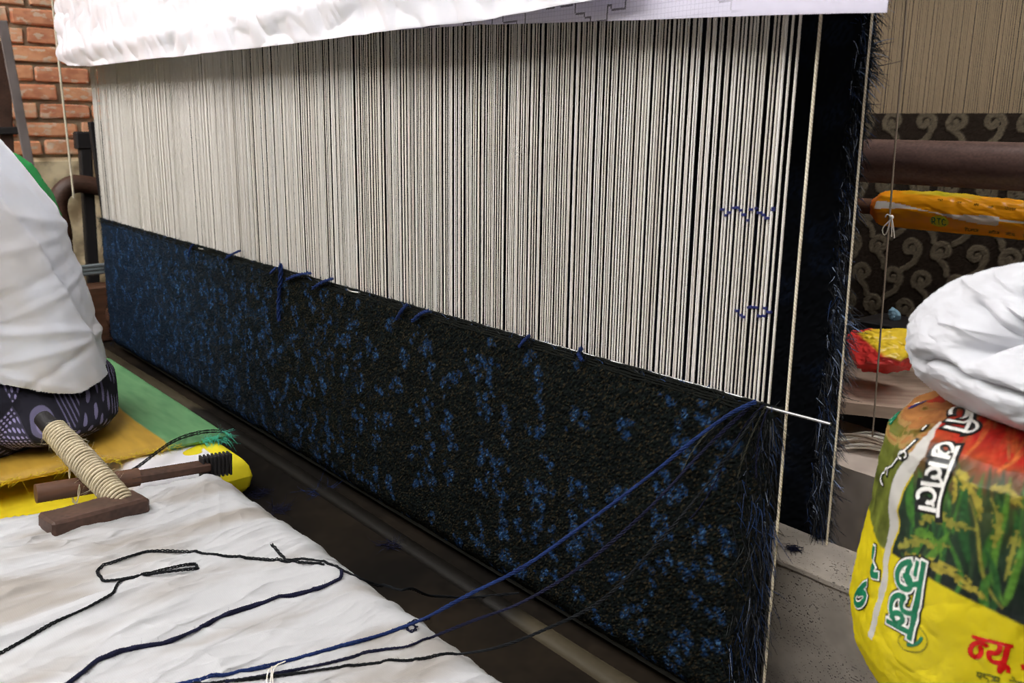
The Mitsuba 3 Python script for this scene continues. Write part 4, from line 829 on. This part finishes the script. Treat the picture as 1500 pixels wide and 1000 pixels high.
# where the yarns are knotted into the carpet, at the right end of the working edge
K1, K2, K3 = hit(1108, 588, 1, -0.022), hit(1098, 596, 1, -0.022), hit(1112, 600, 1, -0.022)
def span(a, b, px): return [nearest(x, y, a, b) for x, y in px]
A = on_sack(690, 868)
yarn_on([(250, 1004), (330, 988), (400, 973), (480, 951), (560, 929), (585, 920)], 0.0014, 'blue_yarn_mat', 'bright blue yarn stretched from the white sack to the carpet\'s right corner', 1, 4, 26,
        span(on_sack(585, 920), K1, [(620, 906), (690, 869), (760, 834), (850, 772), (960, 690), (1030, 634), (1075, 603)]) + [K1], 260, n=200)
yarn_on([(330, 998), (420, 983), (500, 966), (560, 951), (600, 945), (630, 934)], 0.0012, 'navy_yarn_mat', 'middle of three dark yarns running from the white sack to the carpet edge', 2, 3, 34,
        span(on_sack(630, 934), K2, [(690, 910), (760, 884), (850, 830), (950, 745), (1040, 650)]) + [K2], 200, n=200)
yarn_on([(280, 1002), (350, 996), (440, 985), (530, 973), (620, 964), (670, 958)], 0.0012, 'dark_yarn_mat', 'lowest dark yarn running from the white sack to the carpet edge', 3, 3, 34,
        span(on_sack(670, 958), K3, [(720, 950), (800, 921), (880, 880), (960, 800), (1050, 690)]) + [K3], 200, n=200)
ly = thing('looped_yarn', 'dark yarn lying in a long loop on the white sack beside the hammer', 'yarn')
yarn_on([(-6, 960), (40, 934), (80, 911), (120, 893), (160, 872), (182, 848), (215, 842), (290, 832), (286, 826), (220, 839), (150, 849), (143, 836), (160, 825), (205, 810), (275, 808), (330, 814), (400, 820), (440, 823), (475, 826)], 0.00125, 'dark_yarn_mat', None, 4, 3, 40, None, 160, 'strand', 260, ly, None)
yarn_on([(398, 797), (406, 806), (418, 819), (445, 818), (478, 824), (500, 834), (530, 848), (560, 857), (590, 864)], 0.0013, 'dark_yarn_mat', None, 5, 3, 16, [hit(640, 873, 2, 0.03), hit(700, 874, 2, 0.012), hit(760, 868, 2, 0.02)], 120, 'strand', 160, ly, None)
yarn_on([(95, 1004), (120, 985), (150, 963), (190, 950), (240, 941), (290, 921), (330, 900), (380, 884), (430, 871), (470, 860), (496, 848), (500, 836)], 0.0018, 'navy_yarn_mat', 'wavy blue yarn lying across the middle of the white sack', 6, 4, 30, None, 260)
a_ = np.linspace(0, 1.7 * np.pi, 12)
yarn_on([(628 - 30 * t, 905 + 10 * t) for t in (0, .4, .8)] + [(603 + 7 * math.cos(q), 918 + 6 * math.sin(q)) for q in a_], 0.0012, 'navy_yarn_mat', 'little curled scrap of navy yarn on the white sack', 7, 2, 8, None, 30, 'yarn_scrap', 60)
wk = thing('white_thread', 'short knotted white thread tied around the yarns on the white sack', 'thread')
for pts in ([(418, 968), (405, 974), (394, 980)], [(394, 980), (391, 992), (392, 1004)], [(398, 976), (397, 990), (395, 1004)], [(408, 972), (400, 984), (400, 1000)]):
    obj('strand', tube(spline([on_sack(*p, lift=0.006) for p in pts], 12), 0.0009, 5), 'white_yarn_mat', wk, smooth=True)

# ------------------------------------------------------------------ yellow and green sacks under the weaver
def slab(x0, x1, y0, y1, z0, z1, rr, wav, seed, nx=150, ny=150):
    """flat soft sack: rounded rim, slightly wavy"""
    h = (z1 - z0) / 2; a = np.linspace(-np.pi / 2, np.pi / 2, 11)
    X, Y = np.meshgrid(np.linspace(x0, x1, nx), np.linspace(y0, y1, ny), indexing='ij')
    d = np.minimum(np.minimum(X - x0, x1 - X), np.minimum(Y - y0, y1 - Y)); t = np.clip(d / rr, 0, 1); p = np.sqrt(np.clip(1 - (1 - t) ** 2, 0, 1))
    w = wav * (meshkit.fbm(np.stack([X * 7, Y * 7, 0 * X + seed], -1), 3) - 0.5)
    top = np.stack([X, Y, (z0 + z1) / 2 + h * p + w * t], -1).reshape(-1, 3); bot = np.stack([X, Y, (z0 + z1) / 2 - h * p], -1).reshape(-1, 3)
    f = grid_faces(nx, ny); return trimesh.Trimesh(np.vstack([top, bot]), np.vstack([f, f[:, ::-1] + len(top)]), process=False)
obj('yellow_sack', slab(-2.9, -1.845, -1.3, -0.46, 0.0, 0.066, 0.035, 0.006, 1), 'yellow_sack_mat', label='bright yellow plastic sack at the bottom of the pile under the weaver', cat='sack', smooth=True)
ws = thing('folded_sack', 'folded white woven sack with a yellow end, between the other sacks', 'sack')
obj('body', slab(-2.9, -1.915, -0.452, -0.185, 0.0, 0.112, 0.05, 0.006, 2), 'white_yellow_mat', ws, smooth=True)
os_ = thing('woven_sack', 'ochre and green striped woven sack that the weaver sits on', 'sack')
ZY = 0.134
obj('body', slab(-2.95, -2.035, -1.25, -0.190, 0.112, ZY, 0.02, 0.008, 3), 'ochre_sack_mat', os_, smooth=True)
g = np.random.default_rng(81); n = 260
yy = g.uniform(-0.95, -0.30, n); m_, k_ = strands(np.c_[np.full(n, -2.037), yy, g.uniform(0.118, 0.13, n)], np.c_[np.full(n, 0.8), g.normal(size=n) * 0.8, g.normal(size=n) * 0.3], g.uniform(0.006, 0.022, n), np.full(n, 0.0009), 0.3, 0.8, 4, 82)
obj('frayed_edge', m_, 'yellow_sack_mat', os_, kind='stuff')
n = 150; m_, k_ = strands(np.c_[g.uniform(-2.07, -2.03, n), g.uniform(-0.26, -0.185, n), g.uniform(0.118, 0.13, n)], np.c_[np.full(n, 0.7), np.full(n, 0.3) + g.normal(size=n) * 0.5, g.normal(size=n) * 0.3 + 0.1], g.uniform(0.012, 0.035, n), np.full(n, 0.0009), 0.3, 0.8, 4, 83)
obj('frayed_corner', m_, 'teal_mat', os_, kind='stuff', label='frayed turquoise threads')

# ------------------------------------------------------------------ tools on the white sack
hm = thing('comb_hammer', 'weaver\'s beating hammer with rusty iron head and a yarn-wrapped handle', 'hammer')
ha, hb = on_sack(66, 770, 0.012), on_sack(208, 733, 0.012)
hd = (hb - ha) / np.linalg.norm(hb - ha); hs = np.cross([0, 0, 1.0], hd); hs /= np.linalg.norm(hs)
head = bar(ha, hb, 0.066, 0.030, hs, 0.005)
obj('head', rough(head, 0.0015, 60, 3, 0.008), 'rust_mat', hm, smooth=40)
h0 = on_sack(184, 741, 0.010)
d = ray(62, 612); oc_ = CAM - h0; bq = d @ oc_; Dq = bq * bq - (oc_ @ oc_ - 0.31 ** 2)
tq = -bq + (math.sqrt(Dq) if Dq > 0 else 0.0); h1 = CAM + tq * d
t_ = np.linspace(0, 1, 60); hp = h0 + (h1 - h0) * t_[:, None]
hr = np.interp(t_, [0, .08, .5, .9, 1], [0.018, 0.021, 0.024, 0.021, 0.019])
obj('handle', tube(hp, hr * 0.9, 20), 'black_mat', hm, smooth=40)
wr = []
hx = (h1 - h0) / np.linalg.norm(h1 - h0); hu = np.cross(hx, [0, 0, 1.0]); hu /= np.linalg.norm(hu); hw_ = np.cross(hx, hu); tt = np.linspace(0.0, 0.86, 1500); ang = tt * 2 * np.pi * 40
rad_ = np.interp(tt, t_, hr) + 0.0012 * meshkit.noise(np.c_[tt * 60, 0 * tt, 0 * tt])
obj('yarn_wrapping', tube(h0 + (h1 - h0) * tt[:, None] + rad_[:, None] * (np.cos(ang)[:, None] * hu + np.sin(ang)[:, None] * hw_), 0.0034, 5), 'handle_wrap_mat', hm, smooth=True, label='off-white yarn wound around the handle')
g = np.random.default_rng(91); n = 160; i_ = g.integers(0, 1500, n); aa = ang[i_]
m_, k_ = strands(h0 + (h1 - h0) * tt[i_][:, None] + (rad_[i_] * 1.05)[:, None] * (np.cos(aa)[:, None] * hu + np.sin(aa)[:, None] * hw_), np.cos(aa)[:, None] * hu + np.sin(aa)[:, None] * hw_ + g.normal(size=(n, 3)) * 0.7, g.uniform(0.006, 0.02, n), np.full(n, 0.0005), 0.4, 0.8, 4, 92)
obj('loose_fibre', m_, 'handle_wrap_mat', hm, kind='stuff')
lp = [h0 + (h1 - h0) * 0.62 + [0.02, -0.01, -0.02], h0 + (h1 - h0) * 0.60 + [0.03, -0.02, -0.06], h0 + (h1 - h0) * 0.58 + [0.035, -0.02, -0.085], h0 + (h1 - h0) * 0.52 + [0.035, -0.015, -0.04]]
obj('loose_loop', twist(spline(lp, 30), 0.0012, 2, 5, 5), 'handle_wrap_mat', hm)
print('hammer', h0, h1)

# second beating comb lying behind the white sack
cb = thing('comb_beater', 'wooden handled beating comb lying between the white and yellow sacks', 'comb')
ca, cz = hit(52, 723, 2, 0.165), hit(326, 678, 2, 0.145)
ax_ = (cz - ca); cl = np.linalg.norm(ax_); ax_ /= cl
obj('handle', cyl(ca, ca + ax_ * 0.19, 0.0185, 24), 'dark_wood_mat', cb, smooth=40, label='round brown wooden handle')
obj('shank', bar(ca + ax_ * 0.17, ca + ax_ * (cl - 0.03), 0.036, 0.018, np.cross(ax_, [0, 0, 1]), 0.003), 'rust_mat', cb)
sd = np.cross(ax_, [0, 0, 1]); sd /= np.linalg.norm(sd); up_ = np.cross(sd, ax_)
for q in range(8):
    o = ca + ax_ * (cl - 0.045 + 0.0085 * q)
    obj('tooth', bar(o + up_ * 0.022 - sd * 0.0, o - up_ * 0.026, 0.026, 0.0045, sd, 0.001), 'black_mat', cb)
kc2 = thing('black_cord', 'doubled thin black cord lying over the folded sack', 'cord')
for o in (0.0, 0.006):
    px = [(168, 702), (190, 690), (215, 672), (245, 650), (275, 636), (305, 630), (330, 631)]
    P = spline([hit(x, y + o * 500, 2, z + 0.003) for (x, y), z in zip(px, (0.150, 0.146, 0.142, 0.140, 0.139, 0.139, 0.136))], 40)
    obj('strand', twist(P, 0.0013, 2, 12, 8), 'dark_yarn_mat', kc2)

# lint and a straw on the floor
sw_ = hit(641, 825, 2, 0.003)
obj('straw', tube([hit(628, 824, 2, 0.003), hit(641, 823.6, 2, 0.004), hit(655, 825, 2, 0.003)], 0.0016, 5), 'handle_wrap_mat', label='short pale straw on the dark floor in front of the carpet', cat='straw')
for i, (px, py, lab) in enumerate([(470, 718, 'curl of blue yarn lint on the floor below the carpet'), (378, 722, 'tuft of dark blue lint beside the corner of the white sack'), (410, 745, 'small dark lint tuft on the floor right of the white sack corner'), (575, 798, 'dark lint flattened on the floor in front of the straw')]):
    c = hit(px, py, 2, 0.004); g = np.random.default_rng(200 + i); n = 60
    m_, k_ = strands(c + g.normal(size=(n, 3)) * [0.012, 0.012, 0.001], np.c_[g.normal(size=(n, 2)), np.abs(g.normal(size=n)) * 0.2], g.uniform(0.012, 0.03, n), np.full(n, 0.0008), 0.1, 1.0, 4, 210 + i)
    m_.vertices[:, 2] = np.maximum(m_.vertices[:, 2], 0.001)
    obj('lint', m_, 'navy_yarn_mat' if i != 0 else 'blue_yarn_mat', label=lab, cat='lint', kind=None)
c = hit(1163, 803, 2, ZP + 0.004); g = np.random.default_rng(230); n = 90
m_, k_ = strands(c + g.normal(size=(n, 3)) * [0.004, 0.004, 0.002], g.normal(size=(n, 3)) * [1, 1, 0.4] + [0, 0, 0.3], g.uniform(0.006, 0.014, n), np.full(n, 0.0008), 0.5, 1.0, 4, 231)
m_.vertices[:, 2] = np.maximum(m_.vertices[:, 2], ZP + 0.001)
obj('lint', m_, 'navy_yarn_mat', label='little blue lint tuft on top of the concrete pier', cat='lint')

# ------------------------------------------------------------------ the weaver, seated with the back to the loom
def ball(c, r):
    r = np.broadcast_to(np.asarray(r, float), (3,)); s = trimesh.creation.icosphere(2).vertices * r + np.asarray(c, float); return s
def bones(lst):
    out = m3.Manifold()
    for grp in lst:
        pts = np.vstack([ball(c, r) for c, r in grp]); h = trimesh.convex.convex_hull(pts)
        out = out + m3.Manifold(m3.Mesh(np.asarray(h.vertices, np.float32), np.asarray(h.faces, np.uint32)))
    return out
def refine(man, ln, it=12):
    m = man.refine_to_length(ln).to_mesh(); t = trimesh.Trimesh(m.vert_properties[:, :3], m.tri_verts, process=True)
    trimesh.smoothing.filter_taubin(t, iterations=it); return t
PX = -2.36
hip, waist, chest, neck, headc = np.array([PX, -0.54, 0.245]), np.array([PX, -0.545, 0.44]), np.array([PX, -0.62, 0.66]), np.array([PX, -0.76, 0.865]), np.array([PX, -0.90, 0.96])
def limb(*jr): return [[jr[i], jr[i + 1]] for i in range(len(jr) - 1)]
body = [[(hip, (.17, .13, .11)), (waist, (.14, .10, .09))], [(waist, (.14, .10, .09)), (chest, (.17, .115, .10))], [(chest, (.17, .115, .10)), (neck, (.08, .06, .05))], [(neck, .052), (headc, .055)], [(headc, (.072, .09, .10)), (headc + [0, -.03, -.05], (.05, .06, .06))], [(headc + [0, -.095, -.02], .014), (headc + [0, -.085, 0.015], .010)]]
for s in (-1, 1):
    sh = np.array([PX + s * 0.17, -0.70, 0.80]); el_ = np.array([PX + s * 0.22, -0.90, 0.56]); wr_ = np.array([PX + s * 0.10, -1.12, 0.50])
    body += limb((sh, .055), (el_, .04), (wr_, .028)) + [[(chest + [0, -.04, .08], .08), (sh, .055)]]
    pal = wr_ + np.array([-s * 0.02, -0.05, -0.01]); body += [[(wr_, .026), (pal, (.036, .03, .016))]]
    for f in range(4):
        b0 = pal + np.array([(f - 1.5) * 0.019, -0.028, 0.0]); b1 = b0 + [0, -0.035 + 0.004 * abs(f - 1.5), -0.010]; b2 = b1 + [0, -0.016, -0.026]
        body += limb((b0, .0095), (b1, .0088), (b2, .0078))
    t0 = pal + np.array([-s * 0.032, 0.0, 0]); body += limb((t0, .011), (t0 + [-s * 0.018, -0.03, -0.008], .0095), (t0 + [-s * 0.014, -0.052, -0.018], .0085))
    hp_ = np.array([PX + s * 0.10, -0.62, 0.215]); kn_ = np.array([PX + s * 0.30, -0.98, 0.215]); an_ = np.array([PX - s * 0.06, -1.06, 0.168])
    body += limb((hp_, .085), (kn_, .058), (an_, .036)) + limb((an_, .034), (an_ + [-s * 0.12, -0.05, -0.012], .022))
    body += [[(headc + [s * 0.075, 0.005, -0.01], (.008, .018, .028)), (headc + [s * 0.07, 0.0, -0.015], (.008, .012, .02))]]
person = thing('person', 'person in a loose white shirt and dark patterned wrap, seated on the sacks', 'person')
obj('body', refine(bones(body), 0.012, 10), 'skin_mat', person, smooth=True)
hr_ = trimesh.creation.icosphere(4); v = hr_.vertices * [0.079, 0.096, 0.106] + headc + [0, 0.012, 0.012]
hr_ = trimesh.Trimesh(v, hr_.faces, process=False); hr_ = hr_.slice_plane(headc + [0, -0.045, 0.03], np.array([0, 0.75, 0.55]) / np.linalg.norm([0, 0.75, 0.55]), cap=True)
obj('hair', hr_, 'hair_mat', person, smooth=40)
# wrap around hips and legs
wrap = [[((PX + .045, -0.55, 0.188), (.245, .185, .056)), ((PX, -0.54, 0.235), (.215, .19, .112)), ((PX, -0.58, 0.30), (.18, .14, .08))]]
for s in (-1, 1): wrap += [[((PX + s * .118, -0.62, .222), .108), ((PX + s * .28, -0.98, .212), .082)], [((PX + s * .28, -0.98, .212), .080), ((PX - s * .02, -1.05, .190), .062)]]
wm = refine(bones(wrap), 0.012, 14); v = wm.vertices.copy(); nv = wm.vertex_normals
v += nv * (0.010 * (np.abs(meshkit.fbm(v * [6, 9, 14], 3, 4) - 0.5) * 2 - 0.2))[:, None]; v[:, 2] = np.maximum(v[:, 2], ZY + 0.001)
obj('patterned_wrap', trimesh.Trimesh(v, wm.faces, process=False), 'lungi_mat', person, smooth=True, label='dark navy wrap with pale dotted and oval patches')
# loose shirt
sh = [[((PX, -0.545, 0.20), (.225, .185, .05)), ((PX, -0.555, 0.44), (.20, .165, .08))], [((PX, -0.555, 0.44), (.20, .165, .08)), ((PX, -0.61, 0.64), (.20, .17, .09))], [((PX, -0.61, 0.64), (.20, .17, .09)), ((PX, -0.695, 0.80), (.185, .155, .06))], [((PX, -0.695, 0.80), (.19, .145, .055)), ((PX, -0.76, 0.87), (.09, .07, .03))]]
for s in (-1, 1): sh += [[((PX + s * .155, -0.69, .79), .078), ((PX + s * .215, -0.86, .61), .070)]]
sm_ = refine(bones(sh), 0.006, 16)
v = sm_.vertices.copy(); nv = sm_.vertex_normals
def gauss(a, w): return np.exp(-(a / w) ** 2)
yb_ = np.interp(v[:, 2], [0.20, 0.30, 0.45, 0.60, 0.70, 0.8], [-0.385, -0.405, -0.455, -0.52, -0.58, -0.64])
front_side = 1 / (1 + np.exp((v[:, 1] - yb_ + 0.02) / 0.0022)) * (v[:, 0] > PX + 0.02)
disp = 0.026 * front_side
wv = v[:, 1] * 0.25
for z0, sl, w, am in ((0.36, 0.10, 0.010, 0.010), (0.405, -0.25, 0.012, 0.012), (0.47, 0.35, 0.010, 0.012), (0.52, 0.30, 0.014, -0.007), (0.60, 0.15, 0.012, 0.009), (0.285, -0.5, 0.010, 0.008), (0.31, 0.55, 0.010, -0.008), (0.66, -0.3, 0.012, 0.007)):
    bend = sl * (v[:, 1] + 0.55) + 0.025 * (meshkit.noise(np.c_[v[:, 1] * 8, v[:, 0] * 5, v[:, 2] * 0 + z0 * 40]) - 0.5)
    disp += 0.6 * am * gauss(v[:, 2] - z0 - bend, w) * (0.4 + 0.6 * meshkit.noise(np.c_[v[:, 1] * 7, v[:, 0] * 7, v[:, 2] * 0 + z0 * 17]))
disp += 0.010 * (meshkit.fbm(v * [5, 5, 7], 3, 3) - 0.5) + 0.004 * (np.abs(meshkit.fbm(v * [9, 12, 16], 3, 6) - 0.5) * 2 - 0.3)
v = v + nv * disp[:, None]
sm_ = trimesh.Trimesh(v, sm_.faces, process=False)
v = sm_.vertices; dip = 0.264 + 0.9 * np.clip(v[:, 1] + 0.50, 0, 1) ** 1.6 + 0.45 * np.clip(-0.50 - v[:, 1], 0, 1) ** 1.2
keep = (v[:, 2] > dip)[sm_.faces].sum(1) >= 2
hem = trimesh.Trimesh(v, sm_.faces[keep], process=False); hem.remove_unreferenced_vertices()
dv = np.interp(hem.vertices[:, 1], [-0.8, -0.5, -0.3], [0.36, 0.246, 0.30]); vv = hem.vertices.copy(); cut = 0.264 + 0.9 * np.clip(vv[:, 1] + 0.50, 0, 1) ** 1.6 + 0.45 * np.clip(-0.50 - vv[:, 1], 0, 1) ** 1.2
vv[:, 2] = np.where(np.abs(vv[:, 2] - cut) < 0.007, cut, vv[:, 2]); hem = trimesh.Trimesh(vv, hem.faces, process=False)
hem = hem.slice_plane((PX, -0.76, 0.875), np.array([0, 0.75, -0.66]), cap=False)
inner = trimesh.Trimesh(hem.vertices - hem.vertex_normals * 0.002, hem.faces[:, ::-1], process=False)
obj('shirt', cat_([hem, inner]), 'shirt_mat', person, smooth=True, label='loose white cotton shirt')

# ------------------------------------------------------------------ far left, beyond the end of the loom
def hx_(px, py, x): return hit(px, py, 0, x)
fr = thing('flat_bar', 'grey flat steel bar with dark bracket leaning before the brick wall', 'steel bar')
obj('bar', bar(hx_(3, 30, -4.25), hx_(47, 262, -4.25), 0.036, 0.012, (0, 1, 0), 0.002), 'bar_mat', fr)
obj('bracket', bar(hx_(-20, 192, -4.3), hx_(27, 191, -4.3), 0.030, 0.03, (0, 0, 1), 0.003), 'black_mat', fr)
obj('post', bar(hx_(2, 60, -4.33), hx_(14, 300, -4.33), 0.05, 0.03, (0, 1, 0), 0.003), 'rust_mat', fr)
ib = thing('iron_bracket', 'rusty bent iron bracket standing beside the far end of the warp', 'bracket')
P = spline([hx_(92, 350, -3.95), hx_(86, 315, -3.95), hx_(88, 285, -3.95), hx_(104, 271, -3.95), hx_(125, 270, -3.95), hx_(160, 274, -3.95)], 40)
def band(P, w, t, up=(1, 0, 0)):
    return cat_([bar(P[i] - (P[i + 1] - P[i]) * 0.2, P[i + 1], w, t, up, 0.002) for i in range(len(P) - 1)])
obj('arch', tube(P, 0.036, 16), 'rust_mat', ib, smooth=40)
obj('leg', tube([P[0], P[0] * [1, 1, 0] + [0, 0, 0.0]], 0.034, 16), 'rust_mat', ib, smooth=40)
ps_ = thing('dark_post', 'dark iron post standing inside the rusty bracket', 'post')
a, b = hx_(124, 215, -4.0), hx_(131, 378, -4.0); b0 = b.copy(); b0[2] = 0.0
obj('rod', bar(a, b0, 0.045, 0.04, (0, 1, 0), 0.005), 'black_mat', ps_)
obj('head', bar(a + [0, 0, -0.01], a + [0, 0, 0.06], 0.07, 0.05, (0, 1, 0), 0.006), 'black_mat', ps_)
st = hx_(139, 178, -3.9); sb = hx_(146, 262, -3.9)
obj('strut', bar(st, sb * [1, 1, 0] + [0, 0.05, 0.0], 0.05, 0.03, (0, 1, 0), 0.004), 'black_mat', label='black slanting iron strut at the left end of the warp', cat='strut')
gb = thing('pipe_bundle', 'thin grey rods stacked below the rusty bracket', 'rods')
zb3 = hx_(140, 412, -3.85)[2]
for q in range(6):
    c = hx_(100, 393 + 5.2 * (q % 3) + 1.5 * (q // 3), -3.80 - 0.03 * (q // 3)); e = hx_(160, 387 + 5.2 * (q % 3), -3.80 - 0.03 * (q // 3))
    obj('rod', tube([c, e], 0.008, 8), 'grey_bundle_mat', gb, smooth=40)
a, b = hx_(118, 415, -3.8), hx_(170, 415, -3.8)
obj('wooden_crate', rough(rbox(-3.86, -3.74, a[1] - 0.3, b[1] + 0.05, 0.0, zb3 - 0.006, 0.006), 0.003, 20, 9, 0.03), 'dark_wood_mat', label='brown wooden block under the grey rods at the left end of the loom', cat='block', smooth=45)
gc = hx_(70, 330, -3.2)
s = trimesh.creation.icosphere(5); dd = s.vertices; rr = 1 + 0.10 * (meshkit.fbm(dd * 2.4, 4, 3) - 0.5) * 2
top = hx_(92, 318, -3.2)
v = np.array([-3.2, top[1] - 0.153, 0.385]) + dd * rr[:, None] * [0.12, 0.165, 0.38]; v[:, 2] = np.maximum(v[:, 2], 0.002)
obj('green_sack', trimesh.Trimesh(v, s.faces, process=False), 'green_mat', label='green plastic sack standing behind the weaver', cat='sack', smooth=True)
scene_check = [k for k in scene if k not in ('type',)]
